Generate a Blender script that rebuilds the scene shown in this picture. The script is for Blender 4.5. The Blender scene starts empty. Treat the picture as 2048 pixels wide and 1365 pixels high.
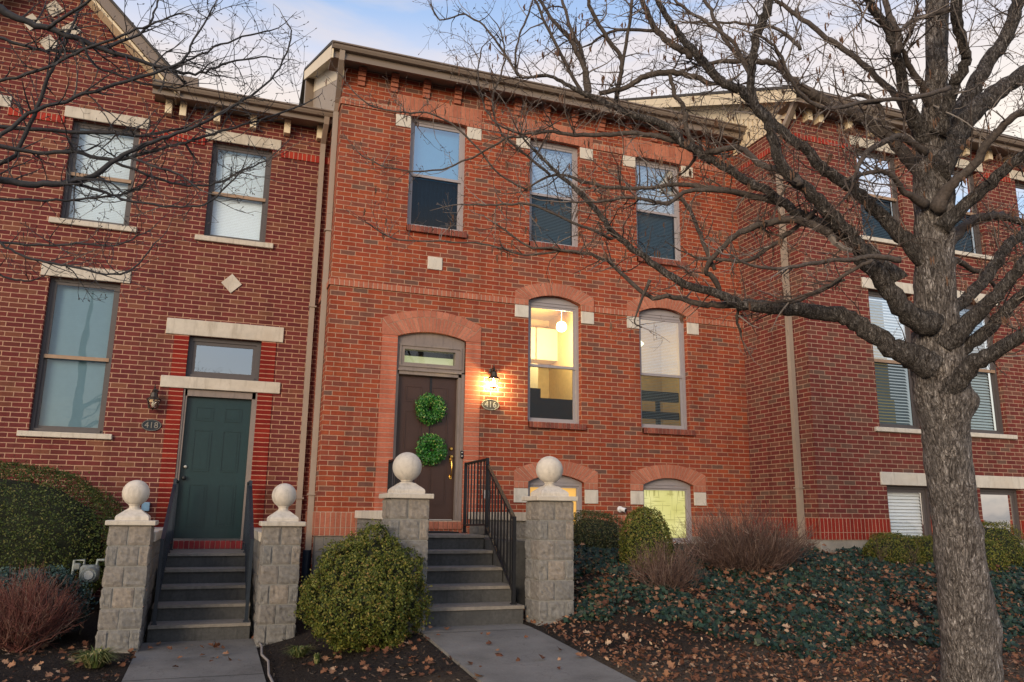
import bpy, bmesh, math, random
import numpy as np
from math import sin, cos, pi, radians, sqrt, atan2, floor
from mathutils import Vector, Matrix, noise
from mathutils.geometry import tessellate_polygon

rnd = random.Random(7)
SC = bpy.context.scene
COL = SC.collection

# ------------------------------------------------------------------ camera
FPX = 1594.4; PITCH = radians(12.247); YAW = radians(20.09); ROLL = radians(.685)
CX, CY = 1024.0, 682.5
_F = Vector((sin(YAW), cos(YAW), 0)); _R = Vector((cos(YAW), -sin(YAW), 0)); _Z = Vector((0, 0, 1))
FW = _F*cos(PITCH) + _Z*sin(PITCH); UP = -_F*sin(PITCH) + _Z*cos(PITCH)

def ray(px, py):
    u0 = (px-CX)/FPX; v0 = (CY-py)/FPX
    u = u0*cos(ROLL) - v0*sin(ROLL); v = u0*sin(ROLL) + v0*cos(ROLL)
    return FW + _R*u + UP*v
def P(px, py, D):                    # the point seen at a pixel, D metres along the camera's axis
    return ray(px, py)*D

cam_d = bpy.data.cameras.new('camera'); cam = bpy.data.objects.new('camera', cam_d); COL.objects.link(cam)
cam_d.sensor_width = 36; cam_d.lens = FPX*36/2048; cam_d.clip_start = .05; cam_d.clip_end = 500
cr = _R*cos(ROLL) + UP*sin(ROLL); cu = -_R*sin(ROLL) + UP*cos(ROLL)
cam.matrix_world = Matrix((( cr.x, cu.x, -FW.x, 0), (cr.y, cu.y, -FW.y, 0), (cr.z, cu.z, -FW.z, 0), (0, 0, 0, 1)))
SC.camera = cam

# ------------------------------------------------------------------ object helpers
def tag(o, label=None, cat=None, group=None, kind=None):
    if label: o['label'] = label
    if cat: o['category'] = cat
    if group: o['group'] = group
    if kind: o['kind'] = kind
    return o
def empty(name, loc, label, cat, group=None):
    o = bpy.data.objects.new(name, None); COL.objects.link(o); o.location = loc; o.empty_display_size = .2
    return tag(o, label, cat, group)

class MB:
    """collects vertices and faces of one mesh, in world coordinates"""
    def __init__(s): s.v = []; s.f = []; s.mi = []
    def add(s, vs, fs, m=0):
        n = len(s.v); s.v += [tuple(v) for v in vs]; s.f += [tuple(i+n for i in f) for f in fs]; s.mi += [m]*len(fs)
    def box(s, x0, x1, y0, y1, z0, z1, m=0, rot=None, c=None):
        if x0 > x1: x0, x1 = x1, x0
        if y0 > y1: y0, y1 = y1, y0
        if z0 > z1: z0, z1 = z1, z0
        vs = [Vector((x, y, z)) for z in (z0, z1) for y in (y0, y1) for x in (x0, x1)]
        if rot is not None:
            c = Vector(c); vs = [rot@(v-c)+c for v in vs]
        s.add(vs, [(0,2,3,1),(4,5,7,6),(0,1,5,4),(2,6,7,3),(0,4,6,2),(1,3,7,5)], m)
    def cbox(s, x0, x1, y0, y1, z0, z1, ch=.004, m=0):
        # box with chamfered edges
        b = bmesh.new(); bmesh.ops.create_cube(b, size=1)
        for v in b.verts: v.co = Vector(((x0+x1)/2+v.co.x*(x1-x0), (y0+y1)/2+v.co.y*(y1-y0), (z0+z1)/2+v.co.z*(z1-z0)))
        bmesh.ops.bevel(b, geom=b.edges[:], offset=ch, segments=1, affect='EDGES')
        s.bm(b, m)
    def bm(s, b, m=0):
        b.verts.ensure_lookup_table(); b.verts.index_update()
        s.add([v.co.copy() for v in b.verts], [[v.index for v in f.verts] for f in b.faces], m); b.free()
    def prism(s, pts, axis, a0, a1, m=0):
        # closed outline in the two other axes, extruded along axis; pts counter-clockwise or not
        n = len(pts)
        def mk(p, a):
            if axis == 'x': return (a, p[0], p[1])
            if axis == 'y': return (p[0], a, p[1])
            return (p[0], p[1], a)
        vs = [mk(p, a0) for p in pts] + [mk(p, a1) for p in pts]
        fs = [(i, (i+1) % n, n+(i+1) % n, n+i) for i in range(n)]
        tri = tessellate_polygon([[Vector((p[0], p[1], 0)) for p in pts]])
        for t in tri: fs.append(tuple(t)); fs.append(tuple(n+i for i in reversed(t)))
        s.add(vs, fs, m)
    def plate(s, outline, holes, y0, y1, m=0):
        # wall plate in the x-z plane with holes, thickness y0..y1
        polys = [outline] + holes
        flat = [p for q in polys for p in q]; n = len(flat)
        vs = [(p[0], y0, p[1]) for p in flat] + [(p[0], y1, p[1]) for p in flat]
        tri = tessellate_polygon([[Vector((p[0], p[1], 0)) for p in q] for q in polys])
        fs = [tuple(t) for t in tri] + [tuple(n+i for i in t) for t in tri]
        k = 0
        for q in polys:
            L = len(q)
            fs += [(k+i, k+(i+1) % L, n+k+(i+1) % L, n+k+i) for i in range(L)]; k += L
        s.add(vs, fs, m)
    def tube(s, pts, rad, n=8, m=0, cap=True):
        pts = [Vector(p) for p in pts]; N = len(pts)
        if N < 2: return
        up = None; vs = []
        for i, p in enumerate(pts):
            t = (pts[min(i+1, N-1)] - pts[max(i-1, 0)])
            if t.length < 1e-9: t = Vector((0, 0, 1))
            t.normalize()
            if up is None:
                up = t.orthogonal().normalized()
            up = (up - t*up.dot(t));
            if up.length < 1e-6: up = t.orthogonal()
            up.normalize(); w = t.cross(up); r = rad[i] if hasattr(rad, '__len__') else rad
            for k in range(n):
                a = 2*pi*k/n; vs.append(p + (up*cos(a)+w*sin(a))*r)
        fs = [(i*n+k, i*n+(k+1) % n, (i+1)*n+(k+1) % n, (i+1)*n+k) for i in range(N-1) for k in range(n)]
        if cap: fs += [tuple(reversed(range(n))), tuple((N-1)*n+k for k in range(n))]
        s.add(vs, fs, m)
    def lathe(s, prof, c, n=32, m=0, axis='z'):
        vs = []; M = len(prof)
        for r, h in prof:
            for k in range(n):
                a = 2*pi*k/n
                if axis == 'z': vs.append((c[0]+r*cos(a), c[1]+r*sin(a), c[2]+h))
                else: vs.append((c[0]+r*cos(a), c[1]+h, c[2]+r*sin(a)))
        fs = [(i*n+k, i*n+(k+1) % n, (i+1)*n+(k+1) % n, (i+1)*n+k) for i in range(M-1) for k in range(n)]
        if prof[0][0] > 1e-5: fs.append(tuple(reversed(range(n))))
        if prof[-1][0] > 1e-5: fs.append(tuple((M-1)*n+k for k in range(n)))
        s.add(vs, fs, m)
    def build(s, name, mats, parent=None, smooth=False, fixn=True):
        me = bpy.data.meshes.new(name); me.from_pydata(s.v, [], s.f)
        if not isinstance(mats, (list, tuple)): mats = [mats]
        for m in mats: me.materials.append(m)
        if len(mats) > 1: me.polygons.foreach_set('material_index', s.mi)
        if fixn:
            b = bmesh.new(); b.from_mesh(me); bmesh.ops.recalc_face_normals(b, faces=b.faces[:]); b.to_mesh(me); b.free()
        if smooth:
            me.polygons.foreach_set('use_smooth', [True]*len(me.polygons))
            if smooth == 'auto': me.set_sharp_from_angle(angle=radians(40))
        me.update()
        o = bpy.data.objects.new(name, me); COL.objects.link(o)
        if parent is not None:
            o.parent = parent
            pl = Vector((0, 0, 0)); q = parent
            while q is not None: pl += q.location; q = q.parent
            if pl.length > 0:
                o.location = (0, 0, 0)
                co = np.empty(len(me.vertices)*3, 'f'); me.vertices.foreach_get('co', co)
                co = co.reshape(-1, 3) - np.array(pl, 'f'); me.vertices.foreach_set('co', co.ravel()); me.update()
        return o

# ------------------------------------------------------------------ materials
class NT:
    def __init__(s, name):
        s.m = bpy.data.materials.new(name); s.m.use_nodes = True; s.t = s.m.node_tree; s.t.nodes.clear()
        s.out = s.n('ShaderNodeOutputMaterial'); s.b = s.n('ShaderNodeBsdfPrincipled'); s.l(s.b.outputs[0], s.out.inputs[0])
    def n(s, t, **k):
        x = s.t.nodes.new(t)
        for a, v in k.items(): setattr(x, a, v)
        return x
    def l(s, a, b): s.t.links.new(a, b)
    def put(s, sock, v):
        if isinstance(v, bpy.types.NodeSocket): s.l(v, sock)
        elif isinstance(v, (tuple, list)) and len(v) == 3 and sock.type == 'RGBA': sock.default_value = (*v, 1)
        else: sock.default_value = v
    def math(s, op, a, b=0., c=0., clamp=False):
        x = s.n('ShaderNodeMath', operation=op); x.use_clamp = clamp
        s.put(x.inputs[0], a); s.put(x.inputs[1], b); s.put(x.inputs[2], c); return x.outputs[0]
    def mix(s, f, a, b, mode='MIX'):
        x = s.n('ShaderNodeMix', data_type='RGBA', blend_type=mode)
        s.put(x.inputs[0], f); s.put(x.inputs[6], a); s.put(x.inputs[7], b); return x.outputs[2]
    def noise(s, vec, scale, detail=4, rough=.55, out=0, dist=0.):
        x = s.n('ShaderNodeTexNoise'); s.put(x.inputs['Vector'], vec); x.inputs['Scale'].default_value = scale
        x.inputs['Detail'].default_value = detail; x.inputs['Roughness'].default_value = rough; x.inputs['Distortion'].default_value = dist
        return x.outputs[out]
    def ramp(s, f, stops, interp='LINEAR'):
        x = s.n('ShaderNodeValToRGB'); s.put(x.inputs[0], f); e = x.color_ramp.elements; x.color_ramp.interpolation = interp
        while len(e) > 1: e.remove(e[-1])
        e[0].position = stops[0][0]; e[0].color = (*stops[0][1], 1)
        for p, c in stops[1:]:
            q = e.new(p); q.color = (*c, 1)
        return x.outputs[0]
    def rng(s, f, a, b, c=0., d=1.):
        x = s.n('ShaderNodeMapRange'); s.put(x.inputs[0], f); x.inputs[1].default_value = a; x.inputs[2].default_value = b
        x.inputs[3].default_value = c; x.inputs[4].default_value = d; return x.outputs[0]
    def bump(s, h, strength=.5, dist=.01):
        x = s.n('ShaderNodeBump'); s.put(x.inputs['Height'], h); x.inputs['Strength'].default_value = strength; x.inputs['Distance'].default_value = dist
        s.l(x.outputs[0], s.b.inputs['Normal'])
    def pos(s): return s.n('ShaderNodeNewGeometry').outputs['Position']
    def fin(s, col=None, rough=.8, metal=0., spec=.4):
        if col is not None: s.put(s.b.inputs['Base Color'], col)
        s.put(s.b.inputs['Roughness'], rough); s.b.inputs['Metallic'].default_value = metal
        s.b.inputs['Specular IOR Level'].default_value = spec
        return s.m

def plain(name, col, rough=.6, metal=0., spec=.4, var=.12, scale=14, bump=.0, bscale=120, dirt=None):
    n = NT(name); p = n.pos(); f = n.noise(p, scale, 5)
    a = tuple(c*(1-var) for c in col); b = tuple(min(1, c*(1+var)) for c in col)
    c = n.ramp(f, [(.25, a), (.75, b)])
    if dirt:
        ms = n.n('ShaderNodeVectorMath', operation='MULTIPLY'); n.l(p, ms.inputs[0]); ms.inputs[1].default_value = (7, 7, 1.2)
        c = n.mix(n.rng(n.noise(p, 2.3, 6), .5, .75), c, dirt); c = n.mix(n.rng(n.noise(ms.outputs[0], 2.0, 7, .65), .52, .72, 0, .75), c, tuple(x*.72 for x in dirt))
        c = n.mix(n.rng(n.noise(p, 38, 6, .7), .60, .72, 0, .5), c, tuple(x*.5 for x in dirt))
    if bump: n.bump(n.noise(p, bscale, 4), bump, .004)
    return n.fin(c, rough, metal, spec)

def brick(name, stops, mortar, w=.2085, h=.0676, u0=0., v0=0., bond=.5, m=.010, grime=.25, bstr=.7):
    n = NT(name); g = n.n('ShaderNodeNewGeometry'); sp = n.n('ShaderNodeSeparateXYZ'); n.l(g.outputs['Position'], sp.inputs[0])
    sn = n.n('ShaderNodeSeparateXYZ'); n.l(g.outputs['True Normal'], sn.inputs[0])
    ax = n.math('GREATER_THAN', n.math('ABSOLUTE', sn.outputs[0]), .5); az = n.math('GREATER_THAN', n.math('ABSOLUTE', sn.outputs[2]), .5)
    mf = lambda f, a, b: n.math('ADD', n.math('MULTIPLY', a, n.math('SUBTRACT', 1., f)), n.math('MULTIPLY', b, f))
    u = mf(ax, sp.outputs[0], sp.outputs[1]); v = mf(az, sp.outputs[2], sp.outputs[1])
    wob = n.math('MULTIPLY', n.math('SUBTRACT', n.noise(g.outputs['Position'], 9, 2), .5), .006)
    v = n.math('ADD', v, wob); u = n.math('ADD', u, wob)
    vv = n.math('DIVIDE', n.math('SUBTRACT', v, v0), h); row = n.math('FLOOR', vv)
    odd = n.math('MULTIPLY', n.math('FLOORED_MODULO', row, 2.), bond)
    wr = n.n('ShaderNodeTexWhiteNoise', noise_dimensions='1D'); n.l(row, wr.inputs['W'])
    uu = n.math('ADD', n.math('DIVIDE', n.math('SUBTRACT', u, u0), w), odd)
    if bond: uu = n.math('ADD', uu, n.math('MULTIPLY', wr.outputs[0], .05))
    col = n.math('FLOOR', uu)
    fu = n.math('MULTIPLY', n.math('FRACT', uu), w); fv = n.math('MULTIPLY', n.math('FRACT', vv), h)
    du = n.math('MINIMUM', fu, n.math('SUBTRACT', w, fu)); dv = n.math('MINIMUM', fv, n.math('SUBTRACT', h, fv))
    d = n.math('MINIMUM', du, dv)
    edge = n.math('ADD', d, n.math('MULTIPLY', n.math('SUBTRACT', n.noise(g.outputs['Position'], 90, 2), .5), .004))
    mask = n.rng(edge, m*.5-.0012, m*.5+.0016)      # 1 on the brick, 0 in the joint
    cv = n.n('ShaderNodeCombineXYZ'); n.l(col, cv.inputs[0]); n.l(row, cv.inputs[1])
    wn = n.n('ShaderNodeTexWhiteNoise', noise_dimensions='2D'); n.l(cv.outputs[0], wn.inputs['Vector'])
    c = n.ramp(wn.outputs[0], stops)
    # the streaky face of a wire-cut brick
    mp = n.n('ShaderNodeVectorMath', operation='MULTIPLY'); n.l(g.outputs['Position'], mp.inputs[0]); mp.inputs[1].default_value = (1, 1, 2.6)
    f1 = n.noise(mp.outputs[0], 26, 5, .65); c = n.mix(.55, c, n.ramp(f1, [(.25, (.62, .6, .6)), (.75, (1.32, 1.3, 1.3))]), 'MULTIPLY')
    f3 = n.noise(g.outputs['Position'], .7, 3); c = n.mix(grime, c, n.ramp(f3, [(.3, (.75, .75, .76)), (.7, (1.18, 1.15, 1.12))]), 'MULTIPLY')
    ms = n.n('ShaderNodeVectorMath', operation='MULTIPLY'); n.l(g.outputs['Position'], ms.inputs[0]); ms.inputs[1].default_value = (3.2, 3.2, .5)
    f4 = n.noise(ms.outputs[0], 1.6, 6, .6); streak = n.ramp(f4, [(.34, (.70, .70, .71)), (.50, (1, 1, 1)), (.68, (1.14, 1.12, 1.1))])
    mc = n.mix(n.noise(g.outputs['Position'], 7, 4), tuple(x*.8 for x in mortar), tuple(min(1, x*1.2) for x in mortar))
    c = n.mix(mask, mc, c); c = n.mix(.55, c, streak, 'MULTIPLY')
    hgt = n.math('ADD', mask, n.math('MULTIPLY', n.noise(g.outputs['Position'], 150, 3), .3)); n.bump(hgt, bstr, .005)
    return n.fin(c, .92, 0, .08)

def island(name, stops, rough=.7, spec=.35, sheen=.0, bump=0., bscale=120, trans=0., texamt=.35):
    """each loose piece of the mesh takes its own shade"""
    n = NT(name); g = n.n('ShaderNodeNewGeometry')
    c = n.ramp(g.outputs['Random Per Island'], stops)
    c = n.mix(texamt, c, n.ramp(n.noise(g.outputs['Position'], 30, 4), [(.3, (.6, .6, .6)), (.7, (1.35, 1.35, 1.35))]), 'MULTIPLY')
    if bump: n.bump(n.noise(g.outputs['Position'], bscale, 4), bump, .004)
    m = n.fin(c, rough, 0, spec)
    if trans:
        tr = n.n('ShaderNodeBsdfTranslucent'); n.put(tr.inputs[0], c); mx = n.n('ShaderNodeMixShader'); mx.inputs[0].default_value = trans
        n.l(n.b.outputs[0], mx.inputs[1]); n.l(tr.outputs[0], mx.inputs[2]); n.l(mx.outputs[0], n.out.inputs[0])
    return m

def emis(name, col, strength, base=(.3, .3, .3)):
    n = NT(name); n.put(n.b.inputs['Emission Color'], col); n.b.inputs['Emission Strength'].default_value = strength
    return n.fin(base, .6)

def glass(name, tint=(1, 1, 1), refl=1.0, base=.05, rough=.0):
    n = NT(name); n.t.nodes.remove(n.b)
    tr = n.n('ShaderNodeBsdfTransparent'); tr.inputs[0].default_value = (*tint, 1)
    gl = n.n('ShaderNodeBsdfGlossy'); gl.inputs[0].default_value = (refl, refl, refl, 1); gl.inputs['Roughness'].default_value = rough
    lw = n.n('ShaderNodeLayerWeight'); lw.inputs[0].default_value = .24
    bp = n.n('ShaderNodeBump'); bp.inputs['Strength'].default_value = .09; bp.inputs['Distance'].default_value = .02
    n.put(bp.inputs['Height'], n.noise(n.pos(), 1.6, 2)); n.l(bp.outputs[0], gl.inputs['Normal'])
    f = n.math('ADD', n.math('MULTIPLY', lw.outputs['Fresnel'], 1.), base, clamp=True)
    mx = n.n('ShaderNodeMixShader'); n.l(f, mx.inputs[0]); n.l(tr.outputs[0], mx.inputs[1]); n.l(gl.outputs[0], mx.inputs[2]); n.l(mx.outputs[0], n.out.inputs[0])
    return n.m

M = {}
M['brick_main'] = brick('main_brick', [(0, (.285, .062, .030)), (.2, (.235, .048, .026)), (.4, (.31, .074, .034)), (.55, (.225, .048, .030)), (.68, (.26, .070, .042)), (.80, (.19, .050, .034)), (.91, (.175, .070, .050)), (.965, (.13, .076, .060)), (1, (.32, .085, .040))],
    (.40, .245, .165), u0=.06, v0=.0, m=.0095)
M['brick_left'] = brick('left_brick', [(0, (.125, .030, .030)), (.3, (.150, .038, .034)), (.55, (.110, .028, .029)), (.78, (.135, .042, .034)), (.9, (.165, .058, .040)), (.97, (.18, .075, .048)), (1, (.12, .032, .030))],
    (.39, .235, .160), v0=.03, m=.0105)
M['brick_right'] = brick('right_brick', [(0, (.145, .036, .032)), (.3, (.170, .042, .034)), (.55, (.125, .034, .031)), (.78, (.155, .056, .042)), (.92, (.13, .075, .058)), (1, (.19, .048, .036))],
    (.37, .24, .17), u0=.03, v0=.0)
M['sold_main'] = brick('salmon_soldier', [(0, (.40, .140, .086)), (.5, (.34, .115, .072)), (.8, (.43, .155, .095)), (1, (.31, .10, .066))], (.40, .28, .21), w=.0676, h=.2055, v0=-.2055, bond=0)
M['head_main'] = brick('salmon_header', [(0, (.40, .140, .086)), (.5, (.34, .115, .072)), (.8, (.43, .155, .095)), (1, (.31, .10, .066))], (.40, .28, .21), w=.0676, h=.3, v0=-.31, bond=0)
M['jamb_main'] = brick('salmon_jamb', [(0, (.44, .135, .082)), (.5, (.38, .115, .07)), (1, (.48, .16, .098))], (.38, .27, .20), w=.6, h=.0676, u0=1.9, bond=0, m=.008)
M['sold_right'] = brick('red_soldier', [(0, (.25, .028, .019)), (.5, (.20, .024, .018)), (1, (.28, .038, .024))], (.40, .24, .17), w=.0676, h=.2055, v0=-.2055, bond=0)
M['head_right'] = brick('red_header', [(0, (.25, .028, .019)), (.5, (.20, .024, .018)), (1, (.28, .038, .024))], (.40, .24, .17), w=.0676, h=.3, v0=-.31, bond=0)
M['band_side'] = brick('red_band', [(0, (.33, .04, .028)), (.5, (.25, .03, .024)), (1, (.38, .05, .03))], (.40, .24, .17), w=.0676, h=.5, v0=5.3, bond=0)
M['jamb_left'] = brick('red_jamb', [(0, (.20, .020, .015)), (.5, (.155, .016, .014)), (1, (.235, .026, .017))], (.45, .24, .16), w=.6, h=.0676, u0=-.9, v0=.03, bond=0, m=.010)
M['vouss'] = island('salmon_voussoir', [(0, (.41, .150, .092)), (.5, (.34, .118, .074)), (1, (.46, .175, .11))], .85, .25, bump=.5)
M['brick_sill'] = island('brown_sill_brick', [(0, (.22, .065, .045)), (.5, (.16, .05, .038)), (1, (.28, .085, .055))], .85, .25, bump=.5)
M['mortar'] = plain('mortar', (.38, .28, .21), .95, bump=.3)
M['lime'] = plain('cream_limestone', (.56, .52, .45), .85, var=.10, scale=9, bump=.35, bscale=160, dirt=(.52, .46, .38))
M['lime_left'] = plain('weathered_limestone', (.50, .455, .385), .85, var=.12, scale=8, bump=.35, bscale=160, dirt=(.45, .39, .31))
M['ball'] = plain('cast_stone', (.55, .50, .43), .85, var=.12, scale=22, bump=.5, bscale=200, dirt=(.46, .41, .34))
M['block'] = island('split_face_block', [(0, (.200, .188, .170)), (.4, (.165, .162, .155)), (.7, (.24, .208, .175)), (1, (.135, .138, .138))], .95, .15, bump=.9, bscale=60, texamt=.6)
M['block_mortar'] = plain('grey_mortar', (.22, .215, .20), .95, bump=.4)
M['found'] = brick('foundation_block', [(0, (.21, .19, .165)), (.5, (.25, .225, .19)), (1, (.18, .17, .155))], (.2, .195, .18), w=.4064, h=.2032, v0=-.31-.4064, m=.012, bstr=1.)
M['concrete'] = plain('foundation_concrete', (.24, .22, .19), .9, var=.25, scale=5, bump=.5, bscale=60, dirt=(.34, .31, .27))
M['step'] = plain('step_concrete', (.068, .068, .067), .9, var=.25, scale=30, bump=.5, bscale=140, dirt=(.045, .046, .047))
M['step_edge'] = plain('worn_tread', (.20, .18, .155), .9, var=.25, scale=20, bump=.4)
n = NT('walk_concrete'); p = n.pos(); sx = n.n('ShaderNodeSeparateXYZ'); n.l(p, sx.inputs[0])
c = n.ramp(n.noise(p, 1.7, 8, .65), [(.3, (.125, .118, .108)), (.5, (.175, .166, .152)), (.7, (.215, .205, .188))])
c = n.mix(.5, c, n.ramp(n.noise(p, 55, 5, .7), [(.3, (.72, .72, .72)), (.7, (1.25, 1.24, 1.22))]), 'MULTIPLY')
jn = n.math('MULTIPLY', n.math('SUBTRACT', n.math('PINGPONG', n.math('ADD', sx.outputs[1], n.math('ADD', .18, n.math('MULTIPLY', n.noise(p, 3, 2), .02))), 1.31), .0), 1.)
jm = n.rng(jn, .006, .016)
c = n.mix(n.rng(jn, .006, .014, .8, 0.), c, (.035, .032, .028))
vc = n.n('ShaderNodeTexVoronoi', feature='DISTANCE_TO_EDGE'); vc.inputs['Scale'].default_value = .9; dd = n.n('ShaderNodeVectorMath', operation='ADD'); nz = n.n('ShaderNodeTexNoise'); n.l(p, nz.inputs['Vector']); nz.inputs['Scale'].default_value = 4; nz.inputs['Detail'].default_value = 6
n.l(p, dd.inputs[0]); n.l(nz.outputs['Color'], dd.inputs[1]); n.l(dd.outputs[0], vc.inputs['Vector']); ck = n.rng(vc.outputs['Distance'], .002, .006, .45, 0.)
c = n.mix(ck, c, (.05, .045, .04))
n.bump(n.math('ADD', jm, n.math('MULTIPLY', n.noise(p, 140, 4, .7), .35)), .8, .006); M['walk'] = n.fin(c, .92, 0, .15)
M['trim'] = plain('taupe_trim', (.215, .175, .155), .5, var=.06, dirt=(.18, .15, .135))
M['trim_win'] = plain('grey_window_trim', (.30, .275, .285), .5, var=.05)
M['trim_dark'] = plain('bronze_window_frame', (.082, .072, .072), .5, var=.08)
M['trim_rail'] = plain('worn_meeting_rail', (.30, .20, .13), .6, var=.15)
M['spout'] = plain('tan_downspout', (.30, .245, .20), .4, var=.06, scale=3)
M['gutter'] = plain('taupe_gutter', (.185, .145, .115), .4, var=.05, scale=3)
M['soffit'] = plain('taupe_soffit', (.22, .17, .13), .6, var=.05)
M['rake'] = plain('cream_rake', (.68, .58, .42), .5, var=.05, scale=3)
M['shingle'] = plain('roof_shingle', (.06, .056, .054), .95, var=.3, scale=30, bump=.6, bscale=40)
M['door_brown'] = plain('brown_door_paint', (.052, .026, .019), .38, var=.08, spec=.45)
M['door_green'] = plain('green_door_paint', (.006, .028, .032), .35, var=.10, spec=.45)
M['brass'] = plain('brass', (.75, .45, .12), .22, 1., var=.05)
M['nickel'] = plain('nickel', (.5, .47, .42), .3, 1., var=.05)
M['black_metal'] = plain('black_iron', (.006, .0065, .009), .45, 0, .5, var=.2)
M['blue_metal'] = plain('blue_black_iron', (.008, .016, .028), .45, 0, .5, var=.2)
M['bronze'] = plain('dark_bronze', (.035, .028, .022), .4, .3, var=.2)
M['plaque_m'] = plain('pewter_plaque', (.16, .135, .10), .45, .5, var=.12)
M['plaque_d'] = plain('blue_black_plaque', (.015, .022, .032), .45, .2, var=.12)
M['numeral'] = plain('pale_numeral', (.60, .55, .44), .4, .2)
M['numeral_d'] = plain('dull_numeral', (.22, .20, .17), .5, .3)
M['white_pl'] = plain('white_plastic', (.62, .63, .66), .5, var=.04)
M['grey_meter'] = plain('meter_grey', (.20, .235, .23), .5, .1, var=.15, dirt=(.12, .10, .08))
M['blind'] = plain('white_blind', (.78, .82, .86), .6, var=.03)
M['blind_blue'] = plain('pale_blue_blind', (.70, .80, .88), .6, var=.03)
M['blind_teal'] = plain('dusky_blue_blind', (.17, .29, .36), .6, var=.05)
M['blind_grey'] = plain('grey_blind', (.44, .56, .62), .6, var=.04)
M['sky_reflection'] = plain('sky_reflection_blue', (.10, .30, .45), .7, var=.05)  # blue that stands in for sky mirrored in an upper pane
M['shade_navy'] = plain('navy_curtain', (.02, .05, .08), .8, var=.2)
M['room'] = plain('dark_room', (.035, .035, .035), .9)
M['room_warm'] = plain('warm_room_wall', (.64, .46, .20), .8, var=.1)
M['cabinet'] = plain('pale_cabinet', (.68, .58, .38), .5, var=.05)
M['dark_counter'] = plain('dark_counter', (.018, .018, .02), .5)
M['glass'] = glass('window_glass', (.93, .96, .97), 1., .04)
M['glass_hi'] = glass('reflective_glass', (.74, .84, .92), 1., .30)
M['glass_mid'] = glass('part_reflective_glass', (.85, .9, .92), 1., .14)
M['glass_lo'] = glass('screened_glass', (.36, .42, .47), .45, .05, .03)
M['glass_clear'] = glass('lantern_glass', (.95, .95, .93), 1., .05)
M['road'] = plain('asphalt', (.05, .05, .052), .95, var=.2, bump=.6, bscale=90)
M['pot_red'] = plain('dark_red_foliage', (.06, .008, .012), .8)

# ------------------------------------------------------------------ terrain
def sm(x, a, b):
    t = min(1, max(0, (x-a)/(b-a))); return t*t*(3-2*t)
def walk_l(y):
    z = -1.355 + .02*(min(y, 9.3)-8.9)
    if y < 6.0: z = z + (-1.60-z)*sm(y, 6.0, 2.6) if y > 2.6 else -1.60
    return z
def walk_m(y):
    z = -1.10 + .055*(min(y, 7.7)-7.6)
    t = sm(-y, -5.5, -2.6)
    return z + (-1.60-z)*t
def walk_l(y):
    z = -1.355 + .02*(min(y, 9.3)-8.9)
    t = sm(-y, -6.5, -2.6)
    return z + (-1.60-z)*t
def ground_z(x, y):
    wl, wm = walk_l(y), walk_m(y)
    if y < 2.6: return -1.62
    if x < -.57: z = wl + .20*sm(y, 9.6, 12) + .03*sm(-x, .57, 1.5)
    elif x < .56: z = wl - .03
    elif x < 1.93: z = wl + (wm-wl)*((x-.56)/1.37) + .22*sm(y, 8.6, 11)*sm(x, .56, 1.0)
    elif x < 3.1: z = wm - .03
    else:
        k = sm(x, 3.1, 4.3); z = wm + .02 + k*.60*min(1, max(0, (y-6.0)/3.4))
    return z
def ground_n(x, y):
    z = ground_z(x, y); near = min(abs(x+.57), abs(x-.56), abs(x-1.93), abs(x-3.1))
    inw = (-.57 < x < .56) or (1.93 < x < 3.1) or y < 2.7
    if not inw: z += (noise.noise(Vector((x*1.3, y*1.3, 0)))*.035 + noise.noise(Vector((x*5, y*5, 3)))*.014)*min(1, near*5) - .012
    else: z -= .012
    return z
def axis(parts):
    r = []
    for a, b, st in parts:
        k = max(1, int(round((b-a)/st))); r += [a+(b-a)*i/k for i in range(k)]
    return r + [parts[-1][1]]
gx = axis([(-60, -12, 8), (-12, -4, 1), (-4, -.6, .1), (-.6, .6, .2), (.6, 1.9, .1), (1.9, 3.14, .155), (3.14, 12, .09), (12, 20, 1), (20, 60, 8)])
gy = axis([(-60, -5, 8), (-5, 2.5, 1.5), (2.5, 4, .25), (4, 11.3, .09), (11.3, 13, .4), (13, 60, 6)])
g = MB(); nx, ny = len(gx), len(gy)
g.v = [(x, y, ground_n(x, y)) for y in gy for x in gx]
g.f = [(j*nx+i, j*nx+i+1, (j+1)*nx+i+1, (j+1)*nx+i) for j in range(ny-1) for i in range(nx-1)]; g.mi = [0]*len(g.f)
n = NT('mulch_soil'); p = n.pos()
spx = n.n('ShaderNodeSeparateXYZ'); n.l(p, spx.inputs[0])
c = n.ramp(n.noise(p, 45, 8, .75), [(.3, (.010, .008, .008)), (.5, (.030, .024, .021)), (.62, (.05, .038, .030)), (.75, (.11, .08, .055))])
c2 = n.ramp(n.noise(p, 30, 8, .7), [(.3, (.05, .038, .028)), (.6, (.12, .09, .066)), (.8, (.2, .155, .11))])
c = n.mix(n.rng(n.math('ADD', spx.outputs[1], n.math('MULTIPLY', n.noise(p, 1.5, 5), 1.6)), 7.3, 6.6), c, c2)
n.bump(n.noise(p, 60, 8, .75), 1., .03); M['soil'] = n.fin(c, .95, 0, .15)
tag(g.build('ground', M['soil'], smooth=True, fixn=False), kind='structure')

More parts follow.
